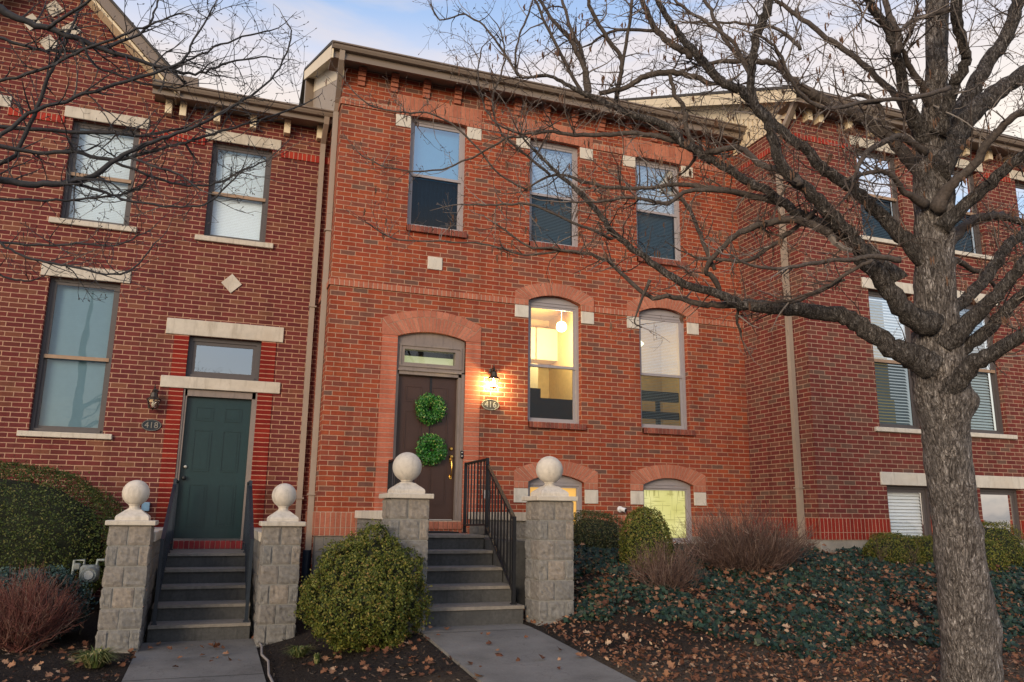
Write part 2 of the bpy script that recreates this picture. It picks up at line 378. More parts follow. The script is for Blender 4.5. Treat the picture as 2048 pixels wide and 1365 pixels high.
def walk(name, xf, y0, y1, zf, label):
    b = MB(); ys = axis([(y0, y1, .3)]); prev = None
    joints = [y1-1.35*k for k in range(1, 8)]
    for i in range(len(ys)-1):
        a, c = ys[i], ys[i+1]
        (xa0, xa1), (xc0, xc1) = xf(a), xf(c)
        vs = [(xa0, a, zf(a)), (xa1, a, zf(a)), (xc1, c, zf(c)), (xc0, c, zf(c)), (xa0, a, zf(a)-.12), (xa1, a, zf(a)-.12), (xc1, c, zf(c)-.12), (xc0, c, zf(c)-.12)]
        b.add(vs, [(0,1,2,3), (0,3,7,4), (1,5,6,2)])
    tag(b.build(name, M['walk'], fixn=False), kind='structure')
walk('walkway', lambda y: (-.575, .545), 2.6, 9.5, walk_l, '')
walk('walkway', lambda y: (1.95, 3.08), 2.6, 8.1, walk_m, '')
b = MB(); b.box(-40, 40, .9, 2.6, -1.75, -1.600); tag(b.build('sidewalk', M['walk']), kind='structure')
b = MB(); b.box(-40, 40, -.1, .05, -1.9, -1.604); tag(b.build('kerb', M['walk']), kind='structure')
b = MB(); b.add([(-40, -.1, -1.616), (40, -.1, -1.616), (40, -8, -1.616), (-40, -8, -1.616)], [(0, 3, 2, 1)]); tag(b.build('road', M['road']), kind='structure')

# ------------------------------------------------------------------ arches and openings
def arc_z(x, cx, a, zs, zc):
    s = zc - zs
    if s < 1e-4: return zs
    R = (a*a+s*s)/(2*s); return (zc-R) + sqrt(max(0, R*R-(x-cx)**2))
def hole(x0, x1, z0, z1, rise=0, n=12):
    if rise <= 0: return [(x0, z0), (x1, z0), (x1, z1), (x0, z1)]
    cx = (x0+x1)/2; a = (x1-x0)/2
    return [(x0, z0), (x1, z0)] + [(x1-(x1-x0)*i/n, arc_z(x1-(x1-x0)*i/n, cx, a, z1, z1+rise)) for i in range(n+1)]
def ring(mb, cx, a, zs, zc, bo, zo, zoc, Y, n, t0=-1, t1=1, gap=.0075, dep=.10):
    """voussoirs between an inner arc (half width a, springing zs, crown zc) and an outer arc"""
    gi = gap/(2*a)*n; 
    for i in range(n):
        ta = t0+(t1-t0)*(i+gi*.5)/n; tb = t0+(t1-t0)*(i+1-gi*.5)/n
        q = [(cx+a*t, arc_z(cx+a*t, cx, a, zs, zc)) for t in (ta, tb)] + [(cx+bo*t, arc_z(cx+bo*t, cx, bo, zo, zoc)) for t in (tb, ta)]
        mb.prism(q, 'y', Y, Y+dep)

def slats(mb, x0, x1, z0, z1, y, pitch=.025, tilt=1.05, w=.026):
    z = z1
    while z > z0:
        dy = w/2*cos(tilt); dz = w/2*sin(tilt)
        mb.add([(x0, y-dy, z-dz), (x1, y-dy, z-dz), (x1, y+dy, z+dz), (x0, y+dy, z+dz)], [(0, 1, 2, 3)]); z -= pitch

def make_window(house, x0, x1, z0, z1, Y, mat, rail=None, rise=0, reveal=.09, up='glass_hi', lo='glass_lo', blind='blind', blind_lo=None, cas=.045, sash=.04, dark=True, label=None, railmat=None, slat=.025, one=False, noblind=False, tilt=1.05):
    """frame mesh as the part, panes / blind / interior as its sub-parts"""
    f = MB(); yf = Y+reveal; D = .07
    f.box(x0, x0+cas, yf, yf+D, z0, z1); f.box(x1-cas, x1, yf, yf+D, z0, z1)
    f.box(x0+cas, x1-cas, yf, yf+D, z1-cas, z1); f.box(x0+cas, x1-cas, yf-.02, yf+D, z0, z0+cas*.8)
    a, b_, c, d = x0+cas, x1-cas, z0+cas*.8, z1-cas
    zr = rail if rail else (c+d)/2
    gl = []
    if one:
        f.box(a, a+sash, yf+.02, yf+.055, c, d); f.box(b_-sash, b_, yf+.02, yf+.055, c, d); f.box(a+sash, b_-sash, yf+.02, yf+.055, d-sash, d); f.box(a+sash, b_-sash, yf+.02, yf+.055, c, c+sash)
        gl.append((a+sash, b_-sash, c+sash, d-sash, yf+.035, up))
    else:
        for (zz0, zz1, yo, g_) in ((zr-.02, d, .012, up), (c, zr+.02, .035, lo)):
            f.box(a, a+sash, yf+yo, yf+yo+.022, zz0, zz1); f.box(b_-sash, b_, yf+yo, yf+yo+.022, zz0, zz1)
            f.box(a+sash, b_-sash, yf+yo-.001, yf+yo+.023, zz1-sash, zz1); f.box(a+sash, b_-sash, yf+yo-.001, yf+yo+.023, zz0, zz0+sash)
            gl.append((a+sash, b_-sash, zz0+sash, zz1-sash, yf+yo+.012, g_))
    if rise:
        cx = (x0+x1)/2; aa = (x1-x0)/2; q = [(x0, z1+.004), (x1, z1+.004)] + [(x1-(x1-x0)*i/12, arc_z(x1-(x1-x0)*i/12, cx, aa, z1, z1+rise)+.002) for i in range(1, 12)]
        q[0] = (x0, z1+.0005); q[1] = (x1, z1+.0005)
        f.prism(q, 'y', yf-.012, yf+D)
    w = f.build('window', M[mat], house)
    if label: w['label'] = label
    if railmat and not one:
        r = MB(); r.box(x0+cas, x1-cas, yf-.012, yf+.01, zr-.025, zr+.025); r.build('meeting_rail', M[railmat], w)
    for (p0, p1, q0, q1, yy, g_) in gl:
        r = MB(); r.add([(p0, yy, q0), (p1, yy, q0), (p1, yy, q1), (p0, yy, q1)], [(0, 1, 2, 3)]); r.build('pane', M[g_], w)
    if not noblind:
        r = MB()
        if blind_lo is None: slats(r, a+.03, b_-.03, c+.02, d-.03, yf+.11, slat, tilt, slat*1.04); r.box(a+.02, b_-.02, yf+.09, yf+.13, d-.03, d+.01); r.build('blind', M[blind], w)
        else:
            slats(r, a+.03, b_-.03, zr, d-.03, yf+.11, slat, tilt, slat*1.04); r.build('blind', M[blind], w)
            r = MB(); slats(r, a+.03, b_-.03, c+.02, zr, yf+.115, slat, tilt, slat*1.04); r.build('blind', M[blind_lo], w)
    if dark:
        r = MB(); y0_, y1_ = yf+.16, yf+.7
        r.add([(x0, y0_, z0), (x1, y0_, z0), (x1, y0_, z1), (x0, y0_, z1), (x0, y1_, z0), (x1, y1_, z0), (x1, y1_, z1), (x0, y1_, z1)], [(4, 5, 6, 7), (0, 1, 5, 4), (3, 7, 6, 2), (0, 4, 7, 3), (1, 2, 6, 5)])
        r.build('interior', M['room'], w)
    return w

def slab(mb, x0, x1, z0, z1, Y, proj=.03, dep=.12, ch=.006):
    mb.cbox(x0, x1, Y-proj, Y+dep, z0, z1, ch)
def brick_sill(win, x0, x1, z0, z1, Y):
    s = MB(); n_ = int(round((x1-x0)/.0676)); st = (x1-x0)/n_
    for i in range(n_): s.cbox(x0+i*st+.004, x0+(i+1)*st-.004, Y-.055, Y+.10, z0, z1, .004)
    s.build('sill', M['brick_sill'], win)
    s = MB(); s.box(x0+.004, x1-.004, Y-.045, Y+.08, z0+.006, z1-.006); s.build('sill_mortar', M['mortar'], win)

def gutter_run(house, x0, x1, Y, zt):
    """K-style gutter with its top edge zt, front face at Y"""
    prof = [(Y, zt), (Y+.012, zt), (Y+.012, zt-.02), (Y+.12, zt-.02), (Y+.12, zt-.085), (Y+.05, zt-.085), (Y+.03, zt-.05), (Y+.024, zt-.028), (Y, zt-.020)]
    g_ = MB(); g_.prism(prof, 'x', x0, x1)
    g_.prism([(Y, zt), (Y+.118, zt), (Y+.118, zt-.083), (Y+.052, zt-.083), (Y+.032, zt-.05), (Y+.002, zt-.022)], 'x', x0-.004, x0+.012)
    g_.prism([(Y, zt), (Y+.118, zt), (Y+.118, zt-.083), (Y+.052, zt-.083), (Y+.032, zt-.05), (Y+.002, zt-.022)], 'x', x1-.012, x1+.004)
    o = g_.build('gutter', M['gutter'], house)
    return o
def spout(house, pts, w=.075, d=.06):
    """square downspout along points"""
    s = MB(); pts = [Vector(p) for p in pts]
    for i in range(len(pts)-1):
        a, b_ = pts[i], pts[i+1]; t = (b_-a).normalized(); a = a-t*.01; b_ = b_+t*.01
        e = Vector((1, 0, 0)); e = (e - t*e.dot(t)).normalized(); k = t.cross(e)
        vs = [q+e*(sx*w/2)+k*(sy*d/2) for q in (a, b_) for sx, sy in ((-1,-1),(1,-1),(1,1),(-1,1))]
        s.add(vs, [(0,1,2,3), (7,6,5,4), (0,4,5,1), (1,5,6,2), (2,6,7,3), (3,7,4,0)])
    return s

def text_mesh(txt, size, loc, mat, parent, name='numerals', ext=.004, sx=.95):
    c = bpy.data.curves.new(name, 'FONT'); c.body = txt; c.size = size; c.align_x = 'CENTER'; c.align_y = 'CENTER'; c.extrude = ext; c.space_character = 1.05
    o = bpy.data.objects.new('tmp', c); COL.objects.link(o)
    bpy.context.view_layer.update()
    me = bpy.data.meshes.new_from_object(o.evaluated_get(bpy.context.evaluated_depsgraph_get()))
    bpy.data.objects.remove(o)
    b = MB(); vs = [(loc[0]+v.co.x*sx, loc[1]-v.co.z, loc[2]+v.co.y) for v in me.vertices]
    b.add(vs, [tuple(p.vertices) for p in me.polygons]); return b.build(name, M[mat], parent)

# ================================================================== MAIN HOUSE (middle)
YB = 11.0; XB0, XB1 = 1.30, 8.185
HB = empty('row_house', (4.7, 11, -1), 'orange red brick row house with arched windows, brown door and lit lantern, in the middle', 'house', 'row houses of the terrace')
WTOP = 6.50
up_w = [(2.35, 3.235), (4.29, 5.165), (6.19, 7.075)]
gr_w = [(4.285, 5.165), (6.195, 7.08)]
bs_w = [(4.30, 5.205), (6.20, 7.10)]
holes = [hole(a, b, 4.15, 5.905, .012) for a, b in up_w] + [hole(a, b, 1.345, 3.21, .105) for a, b in gr_w] + [hole(a, b, -.48, .466, .11) for a, b in bs_w]
holes.append(hole(2.285, 3.30, -.215, 2.47, .09))
# brick field above the base band; base band notched out for the basement windows and the door
w = MB(); out = [(XB0, 0), (XB1, 0), (XB1, WTOP), (XB0, WTOP)]
hh = [hole(a, b, 4.15, 5.905, .012) for a, b in up_w] + [hole(a, b, 1.345, 3.21, .105) for a, b in gr_w]
# bottom openings cut the lower outline
def arcpts(a, b, z1, rise, n=12): return [(a+(b-a)*i/n, arc_z(a+(b-a)*i/n, (a+b)/2, (b-a)/2, z1, z1+rise)) for i in range(n+1)]
out = [(XB0, 0)]
out += [(2.285, 0)] + arcpts(2.285, 3.30, 2.47, .09) + [(3.30, 0)]
for a, b in bs_w: out += [(a, 0)] + arcpts(a, b, .466, .11) + [(b, 0)]
out += [(XB1, 0), (XB1, WTOP), (XB0, WTOP)]
w.plate(out, hh, YB, YB+.22)
w.box(XB0, XB0+.2, YB+.22, 16, -1.4, 6.40)     # left return
w.build('wall', M['brick_main'], HB)
for (a, b) in ((XB0-.012, 2.285), (3.30, 4.30), (5.205, 6.20), (7.10, XB1)):
    w = MB(); w.box(a, b, YB-.012, YB+.22, -.207, 0)
    if a < 1.5: w.box(XB0-.012, XB0+.15, YB+.22, 12.2, -.207, 0)
    w.build('base_band', M['sold_main'], HB)
for (a, b) in ((XB0-.012, 4.30), (5.205, 6.20), (7.10, XB1)):
    w = MB(); w.box(a, b, YB-.010, YB+.22, -.31, -.207)
    if a < 1.5: w.box(XB0-.010, XB0+.15, YB+.22, 12.2, -.31, -.207)
    w.build('base_header_course', M['head_main'], HB)
w = MB()
w.box(XB0+.02, XB1, YB+.012, YB+.3, -1.4, -.31) if False else None
for (a, b) in ((XB0+.01, 4.30), (5.205, 6.20), (7.10, XB1)): w.box(a, b, YB+.01, YB+.3, -1.5, -.31)
for (a, b) in bs_w: w.box(a, b, YB+.01, YB+.3, -1.5, -.48)
w.box(XB0+.01, XB0+.2, YB+.3, 12.2, -1.5, -.31)
w.build('foundation', M['found'], HB)
# belt courses
w = MB()
segs = [(XB0-.025, 4.063)] + [(5.39, 5.973)] + [(7.302, XB1)]
for a, b in segs:
    w = MB(); w.box(a, b, YB-.025, YB+.02, 3.12, 3.205)
    if a < 1.5: w.box(XB0-.025, XB0+.02, YB+.02, 12.2, 3.12, 3.205)
    w.build('belt_course', M['head_main'], HB)
segs = [(XB0-.02, 2.12), (3.47, 4.055), (5.40, 5.96), (7.31, XB1)]
for a, b in segs:
    w = MB(); w.box(a, b, YB-.02, YB+.02, 5.898, 6.0)
    if a < 1.5: w.box(XB0-.02, XB0+.02, YB+.02, 12.2, 5.898, 6.0)
    w.build('belt_course', M['head_main'], HB)
# corbels under the eave
x = 1.565
while x < 8.1:
    c = MB()
    for k in range(4):
        pr = .03+.022*(3-k) if False else .035+.024*k
        c.cbox(x-.055, x+.055, YB-pr, YB+.02, 6.235+k*.0676+.004, 6.235+(k+1)*.0676-.004, .004)
    c.box(x-.05, x+.05, YB-.03, YB+.02, 6.237, 6.50); c.build('corbel', M['vouss'], HB); x += .499
# windows
for i, (a, b) in enumerate(up_w):
    kw = dict(rail=5.005, rise=.012, up='glass_hi', lo='glass_lo')
    if i == 0: win = make_window(HB, a, b, 4.15, 5.905, YB, 'trim_win', noblind=True, **kw)
    else: win = make_window(HB, a, b, 4.15, 5.905, YB, 'trim_win', blind='blind_blue' if i == 2 else 'blind', blind_lo='blind_grey', **kw)
    if i == 0:
        s = MB(); s.box(a+.07, b-.07, YB+.21, YB+.215, 5.0, 5.86); s.build('sky_reflection_sheet', M['sky_reflection'], win)  # added blue sheet, paints the sky's reflection in the upper sash
        s = MB(); 
        for k in range(24):
            xx = a+.06+(b-a-.12)*k/24; s.box(xx, xx+(b-a-.12)/24, YB+.24+.02*(k % 2), YB+.245+.02*(k % 2), 4.2, 5.02)
        s.build('curtain', M['shade_navy'], win)
    brick_sill(win, a-.01, b+.03, 4.055, 4.148, YB)
    s = MB(); s.cbox(a-.235, a-.002, YB-.016, YB+.12, 5.70, 5.89, .004); s.build('impost_block', M['lime'], win)
    s = MB(); s.cbox(b+.002, b+.235, YB-.016, YB+.12, 5.70, 5.89, .004); s.build('impost_block', M['lime'], win)
    s = MB(); cx = (a+b)/2; hw = (b-a)/2+.235; nb = 20
    for k in range(nb):
        xa = cx-hw+2*hw*k/nb+.004; xb = cx-hw+2*hw*(k+1)/nb-.004
        z_ = 5.893
        def lowz(x_): return max(z_, arc_z(x_, cx, (b-a)/2, 5.905, 5.917)+.001) if abs(x_-cx) < (b-a)/2 else z_
        s.prism([(xa, lowz(xa)), (xb, lowz(xb)), (xb, 5.996), (xa, 5.996)], 'y', YB-.018, YB+.1)
        s.prism([(xa, 6.004), (xb, 6.004), (xb, 6.205), (xa, 6.205)], 'y', YB-.018, YB+.1)
        s.prism([(xa, 6.113), (xb, 6.113), (xb, 6.205), (xa, 6.205)], 'y', YB-.018, YB+.1) if False else None
    s.build('header', M['vouss'], win)
    s = MB(); s.box(cx-hw, cx+hw, YB-.012, YB-.0005, 5.945, 6.20); s.build('header_mortar', M['mortar'], win)
for i, (a, b) in enumerate(gr_w):
    cx = (a+b)/2; hw = (b-a)/2
    win = make_window(HB, a, b, 1.345, 3.21, YB, 'trim_win', rail=2.22, rise=.105, up='glass_mid' if i == 0 else 'glass_hi', lo='glass_lo', noblind=(i == 0), dark=False, blind='blind', blind_lo='blind_grey', tilt=.45)
    brick_sill(win, a+.01, b+.06, 1.255, 1.343, YB)
    for q in ((a-.222, a-.002), (b+.002, b+.222)):
        s = MB(); s.cbox(q[0], q[1], YB-.016, YB+.12, 2.925, 3.115, .004); s.build('impost_block', M['lime'], win)
    s = MB(); ring(s, cx, hw, 3.212, 3.317, hw+.222, 3.335, 3.52, YB-.018, 20)
    for q0 in (a-.222, b+.002):
        for k in range(3): s.cbox(q0+k*.0735+.003, q0+(k+1)*.0735-.005, YB-.018, YB+.1, 3.12, 3.208, .003)
    for sgn in (-1, 1):
        xo = cx+sgn*(hw+.222); xi = cx+sgn*(hw+.004)
        s.prism([(xo, 3.214), (xi, 3.214), (xo, 3.328)], 'y', YB-.018, YB+.1)
    s.build('arch', M['vouss'], win)
    s = MB(); s.prism([(cx-hw-.22, 3.12), (cx-hw-.004, 3.12)] + [(cx+hw*t, arc_z(cx+hw*t, cx, hw, 3.212, 3.317)+.004) for t in [-1+2*k/14 for k in range(15)]] + [(cx+hw+.004, 3.12), (cx+hw+.22, 3.12)] + [(cx+(hw+.22)*t, arc_z(cx+(hw+.22)*t, cx, hw+.22, 3.332, 3.515)) for t in [1-2*k/14 for k in range(15)]], 'y', YB-.012, YB-.001)
    s.build('arch_mortar', M['mortar'], win)
for i, (a, b) in enumerate(bs_w):
    cx = (a+b)/2; hw = (b-a)/2
    win = make_window(HB, a, b, -.40, .466, YB, 'trim_win', rise=.11, up='glass_clear', one=True, noblind=True, dark=False, sash=.03)
    s = MB(); s.cbox(a-.02, b+.02, YB-.03, YB+.12, -.478, -.402, .006); s.build('sill', M['lime'], win)
    for q in ((a-.222, a-.002), (b+.002, b+.222)):
        s = MB(); s.cbox(q[0], q[1], YB-.016, YB+.12, .165, .368, .004); s.build('impost_block', M['lime'], win)
    s = MB(); ring(s, cx, hw, .468, .577, hw+.222, .63, .785, YB-.018, 20)
    for q0 in (a-.222, b+.002):
        for k in range(3): s.cbox(q0+k*.0735+.003, q0+(k+1)*.0735-.005, YB-.018, YB+.1, .374, .464, .003)
    for sgn in (-1, 1):
        xo = cx+sgn*(hw+.222); xi = cx+sgn*(hw+.004)
        s.prism([(xo, .472), (xi, .472), (xo, .622)], 'y', YB-.018, YB+.1)
    s.build('arch', M['vouss'], win)
    s = MB(); s.prism([(cx-hw-.22, .374), (cx-hw-.004, .374)] + [(cx+hw*t, arc_z(cx+hw*t, cx, hw, .468, .577)+.004) for t in [-1+2*k/14 for k in range(15)]] + [(cx+hw+.004, .374), (cx+hw+.22, .374)] + [(cx+(hw+.22)*t, arc_z(cx+(hw+.22)*t, cx, hw+.22, .622, .78)) for t in [1-2*k/14 for k in range(15)]], 'y', YB-.012, YB-.001)
    s.build('arch_mortar', M['mortar'], win)
    s = MB(); s.box(a+.02, b-.02, YB+.2, YB+.205, -.38, .45)
    if i == 0: m = emis('orange_lit_shade', (1., .55, .10), .55, (.5, .3, .1))
    else:
        n = NT('woven_lit_shade'); p = n.pos(); mp = n.n('ShaderNodeVectorMath', operation='MULTIPLY'); n.l(p, mp.inputs[0]); mp.inputs[1].default_value = (1, 1, .07)
        mq = n.n('ShaderNodeVectorMath', operation='MULTIPLY'); n.l(p, mq.inputs[0]); mq.inputs[1].default_value = (.07, 1, 1)
        h1 = n.rng(n.noise(mp.outputs[0], 60, 0, .5), .64, .68); h2 = n.rng(n.noise(mq.outputs[0], 60, 0, .5), .64, .68); ln = n.math('MAXIMUM', h1, h2)
        big = n.ramp(n.noise(p, 1.3, 2), [(.3, (.50, .48, .13)), (.7, (.80, .76, .38))])
        c = n.mix(ln, big, (.26, .24, .05)); n.put(n.b.inputs['Emission Color'], c); n.b.inputs['Emission Strength'].default_value = .72; m = n.fin((.3, .3, .15), .8)
    s.build('lit_shade', m, win)
# lit rooms behind the ground-floor windows: walls, ceiling, cupboards, worktop and a lamp
room = MB(); X0, X1, Y0, Y1, Z0, Z1 = 3.6, 5.72, 11.24, 13.6, .9, 3.6
room.add([(X0, Y0, Z0), (X1, Y0, Z0), (X1, Y0, Z1), (X0, Y0, Z1), (X0, Y1, Z0), (X1, Y1, Z0), (X1, Y1, Z1), (X0, Y1, Z1)], [(4, 5, 6, 7), (0, 1, 5, 4), (3, 7, 6, 2), (0, 4, 7, 3), (1, 2, 6, 5)])
ro = room.build('interior', M['room_warm'], HB)
s = MB()
for k in range(4): s.cbox(3.9+k*.47, 3.9+k*.47+.45, 13.2, 13.58, 2.75, 3.35, .01)
s.cbox(4.55, 5.1, 12.6, 13.1, 2.1, 2.55, .01); s.build('cupboard', M['cabinet'], ro)
s = MB(); s.box(3.7, 5.7, 11.9, 12.5, .95, 1.85); s.box(4.2, 4.9, 12.0, 12.4, 1.85, 2.02); s.build('worktop', M['dark_counter'], ro)
s = MB(); s.lathe([(0, .09), (.04, .085), (.07, .065), (.088, .03), (.092, 0), (.088, -.03), (.07, -.065), (.04, -.085), (0, -.09)], (5.45, 12.4, 3.20), 20); s.tube([(5.45, 12.4, 3.28), (5.45, 12.4, 3.6)], .003); s.build('ceiling_lamp', emis('lamp_bulb', (1, .78, .42), 9.), ro, smooth=True)
def room_light(x, y, z, e, c, parent):
    l = bpy.data.lights.new('room_light', 'POINT'); l.energy = e; l.color = c; l.shadow_soft_size = .12
    o = bpy.data.objects.new('room_light', l); COL.objects.link(o); o.parent = HB; o.location = Vector((x, y, z))-HB.location
room_light(5.3, 12.1, 2.95, 110, (1, .80, .45), HB)
room_light(6.7, 12.4, 2.7, 30, (1, .85, .5), HB)
room = MB(); X0, X1, Y0, Y1 = 5.8, 7.9, 11.24, 13.2
room.add([(X0, Y0, Z0), (X1, Y0, Z0), (X1, Y0, Z1), (X0, Y0, Z1), (X0, Y1, Z0), (X1, Y1, Z0), (X1, Y1, Z1), (X0, Y1, Z1)], [(4, 5, 6, 7), (0, 1, 5, 4), (3, 7, 6, 2), (0, 4, 7, 3), (1, 2, 6, 5)])
ro = room.build('interior', M['room_warm'], HB)
s = MB(); s.box(5.9, 7.2, 11.5, 11.56, 2.02, 1.86); s.box(5.9, 7.2, 11.5, 11.56, 1.68, 1.56); s.box(6.78, 6.84, 11.5, 11.56, 1.3, 1.9); s.box(5.9, 7.2, 11.5, 11.56, 1.43, 1.30); s.build('shelf', M['dark_counter'], ro)
s = MB(); s.lathe([(0, .1), (.1, 0), (0, -.1)], (6.9, 12.3, 3.0), 16); s.build('ceiling_lamp', emis('lamp_bulb_dim', (1, .9, .5), 5.), ro, smooth=True)
# door surround
s = MB()
s.box(2.062, 2.285, YB-.016, YB+.2, -.2, 2.47); s.box(3.30, 3.53, YB-.016, YB+.2, -.2, 2.47)
s.build('door_jamb', M['jamb_main'], HB)
s = MB(); cx = 2.7925; hw = .5075
ring(s, cx, hw, 2.472, 2.562, hw+.15, 2.61, 2.775, YB-.018, 22); ring(s, cx, hw+.155, 2.617, 2.782, hw+.232, 2.715, 2.882, YB-.018, 15)
for sgn in (-1, 1):
    xo = cx+sgn*(hw+.230); xi = cx+sgn*(hw+.004); xm = cx+sgn*(hw+.15)
    s.prism([(xo, 2.474), (xi, 2.474), (xm, 2.604), (xo, 2.70)], 'y', YB-.017, YB+.1)
s.build('door_arch', M['vouss'], HB)
s = MB(); s.prism([(cx-hw-.228, 2.48), (cx-hw-.004, 2.48)] + [(cx+hw*t, arc_z(cx+hw*t, cx, hw, 2.472, 2.562)+.004) for t in [-1+2*k/14 for k in range(15)]] + [(cx+hw+.004, 2.48), (cx+hw+.228, 2.48)] + [(cx+(hw+.228)*t, arc_z(cx+(hw+.228)*t, cx, hw+.228, 2.71, 2.876)) for t in [1-2*k/14 for k in range(15)]], 'y', YB-.012, YB-.001)
s.build('arch_mortar', M['mortar'], HB)
# door frame, transom, leaf
s = MB(); q = [(2.286, 2.39), (3.299, 2.39)] + [(3.299-1.013*i/12, arc_z(3.299-1.013*i/12, cx, hw, 2.47, 2.56)) for i in range(13)]
s.prism(q, 'y', YB+.05, YB+.16)
s.box(2.286, 3.299, YB+.04, YB+.16, 2.30, 2.388); s.box(2.286, 3.299, YB+.04, YB+.16, 2.02, 2.105); s.box(2.286, 2.405, YB+.04, YB+.16, 2.105, 2.30); s.box(3.16, 3.299, YB+.04, YB+.16, 2.105, 2.30)
s.box(2.33, 3.255, YB+.025, YB+.04, 2.345, 2.372); s.box(2.33, 3.255, YB+.025, YB+.04, 2.045, 2.07); s.box(2.33, 2.355, YB+.025, YB+.04, 2.07, 2.345); s.box(3.23, 3.255, YB+.025, YB+.04, 2.07, 2.345)
fr = s
fr.box(2.286, 2.33, YB+.03, YB+.18, -.11, 1.99); fr.box(3.21, 3.299, YB+.03, YB+.18, -.11, 1.99); fr.box(2.286, 3.299, YB+.03, YB+.18, 1.93, 2.018)
fr.box(3.255, 3.299, YB+.005, YB+.03, -.11, 2.0); fr.box(2.286, 2.305, YB+.005, YB+.03, -.11, 2.0); fr.box(2.286, 3.299, YB+.005, YB+.03, 1.98, 2.0)
tr = fr.build('door_frame', M['trim'], HB)
s = MB(); s.add([(2.4, YB+.09, 2.1), (3.165, YB+.09, 2.1), (3.165, YB+.09, 2.305), (2.4, YB+.09, 2.305)], [(0, 1, 2, 3)]); s.build('pane', M['glass_clear'], tr)
s = MB(); s.box(2.3, 3.28, YB+.35, YB+.36, 2.0, 2.262); s.build('hall_light', emis('hall_glow', (.80, .86, .45), .40), tr)
s = MB(); s.box(2.29, 3.29, YB+.4, YB+.41, 2.0, 2.5); s.build('hall_wall', M['room'], tr)
def panel(mb, x0, x1, z0, z1, Y, wd=.014, pr=.008):
    mb.box(x0, x1, Y-pr, Y, z0, z0+wd); mb.box(x0, x1, Y-pr, Y, z1-wd, z1); mb.box(x0, x0+wd, Y-pr, Y, z0+wd, z1-wd); mb.box(x1-wd, x1, Y-pr, Y, z0+wd, z1-wd)
    mb.prism([(x0+wd*2.4, z0+wd*2.4), (x1-wd*2.4, z0+wd*2.4), (x1-wd*2.4, z1-wd*2.4), (x0+wd*2.4, z1-wd*2.4)], 'y', Y-pr*.7, Y)
s = MB(); s.box(2.331, 3.209, YB+.11, YB+.155, -.085, 1.93)
dY = YB+.11
for (a, b) in ((2.455, 2.70), (2.84, 3.085)):
    panel(s, a, b, 1.55, 1.78, dY); panel(s, a, b, .86, 1.42, dY); panel(s, a, b, .10, .70, dY)
door = s.build('door', M['door_brown'], HB)
s = MB(); s.lathe([(0, -.03), (.018, -.03), (.026, -.018), (.03, -.004), (.03, 0)], (3.15, dY, .905), 20, axis='y'); s.build('deadbolt', M['brass'], door, smooth='auto')
s = MB(); s.cbox(3.128, 3.174, dY-.012, dY, .70, .82, .006); s.lathe([(0, -.05), (.02, -.048), (.026, -.03), (.012, -.01), (.012, 0)], (3.151, dY, .79), 16, axis='y')
s.tube([(3.151, dY-.012, .75), (3.151, dY-.055, .735), (3.153, dY-.066, .66), (3.151, dY-.06, .57), (3.151, dY-.03, .51), (3.151, dY-.005, .50)], [.008, .009, .012, .010, .009, .009], 10); s.cbox(3.128, 3.174, dY-.012, dY, .47, .54, .006)
s.build('handle', M['brass'], door, smooth='auto')
s = MB()
for k in range(15): s.cbox(2.29+k*.0676, 2.29+(k+1)*.0676-.007, YB-.03, YB+.15, -.215, -.115, .003)
s.build('threshold', M['vouss'], HB)
s = MB(); s.box(2.29, 3.295, YB-.02, YB+.15, -.213, -.119); s.box(2.3, 3.29, YB-.01, YB+.15, -.115, -.10); s.build('threshold_mortar', M['mortar'], HB)
s = MB(); s.cbox(2.682, 2.904, YB-.02, YB+.02, 3.512, 3.706, .006); s.build('vent_block', M['lime'], HB)
# roof, gutter, eave
SL = .478
def eave(house, x0, x1, Yw, zg, over=.42, fh=.165):
    """front eave: gutter top zg at front of the overhang"""
    Yf = Yw-over
    gutter_run(house, x0, x1, Yf-.03, zg)
    s = MB(); s.box(x0, x1, Yf+.092, Yf+.125, zg-fh, zg-.05); s.build('fascia', M['gutter'], house)
    s = MB(); s.box(x0+.02, x1, Yf+.127, Yw+.2, zg-.115, zg-.09); s.build('soffit', M['soffit'], house)
eave(HB, 1.07, 8.18, YB, 6.625, fh=.195)
s = MB(); z0 = 6.60; Yr = 16.0; Ye = 10.60
s.prism([(Ye, z0), (Yr, z0+SL*(Yr-Ye)), (Yr, z0+SL*(Yr-Ye)+.05), (Ye, z0+.05)], 'x', 1.06, 8.18); s.prism([(Yr, z0+SL*(Yr-Ye)), (Yr+5, z0+.2), (Yr+5, z0+.25), (Yr, z0+SL*(Yr-Ye)+.05)], 'x', 1.06, 8.18)
s.build('roof', M['shingle'], HB)
def rake(house, xo, xw, Ye, z0, Yr, sidesign=-1, hgt=.20):
    """barge board at xo, soffit to the wall xw, frieze on the wall, ribbed siding below"""
    zr = lambda y: z0+SL*(y-Ye)
    s = MB(); s.prism([(Ye, zr(Ye)), (Yr, zr(Yr)), (Yr, zr(Yr)-hgt), (Ye+.02, zr(Ye)-hgt)], 'x', xo, xo+.025); s.build('barge_board', M['rake'], house)
    s = MB(); s.prism([(Ye+.1, zr(Ye+.1)-hgt+.04), (Yr, zr(Yr)-hgt+.04), (Yr, zr(Yr)-hgt+.06), (Ye+.1, zr(Ye+.1)-hgt+.06)], 'x', xo+.026, xw+.01); s.build('rake_soffit', M['rake'], house)
    s = MB(); s.prism([(Ye+.3, zr(Ye+.3)-hgt+.04), (Yr, zr(Yr)-hgt+.04), (Yr, zr(Yr)-hgt-.26), (Ye+.3, zr(Ye+.3)-hgt-.26)], 'x', xw-.035, xw-.002); s.build('frieze_board', M['rake'], house)
rake(HB, 1.07, XB0, 10.62, 6.60, 16.0)
s = MB(); y = 11.35
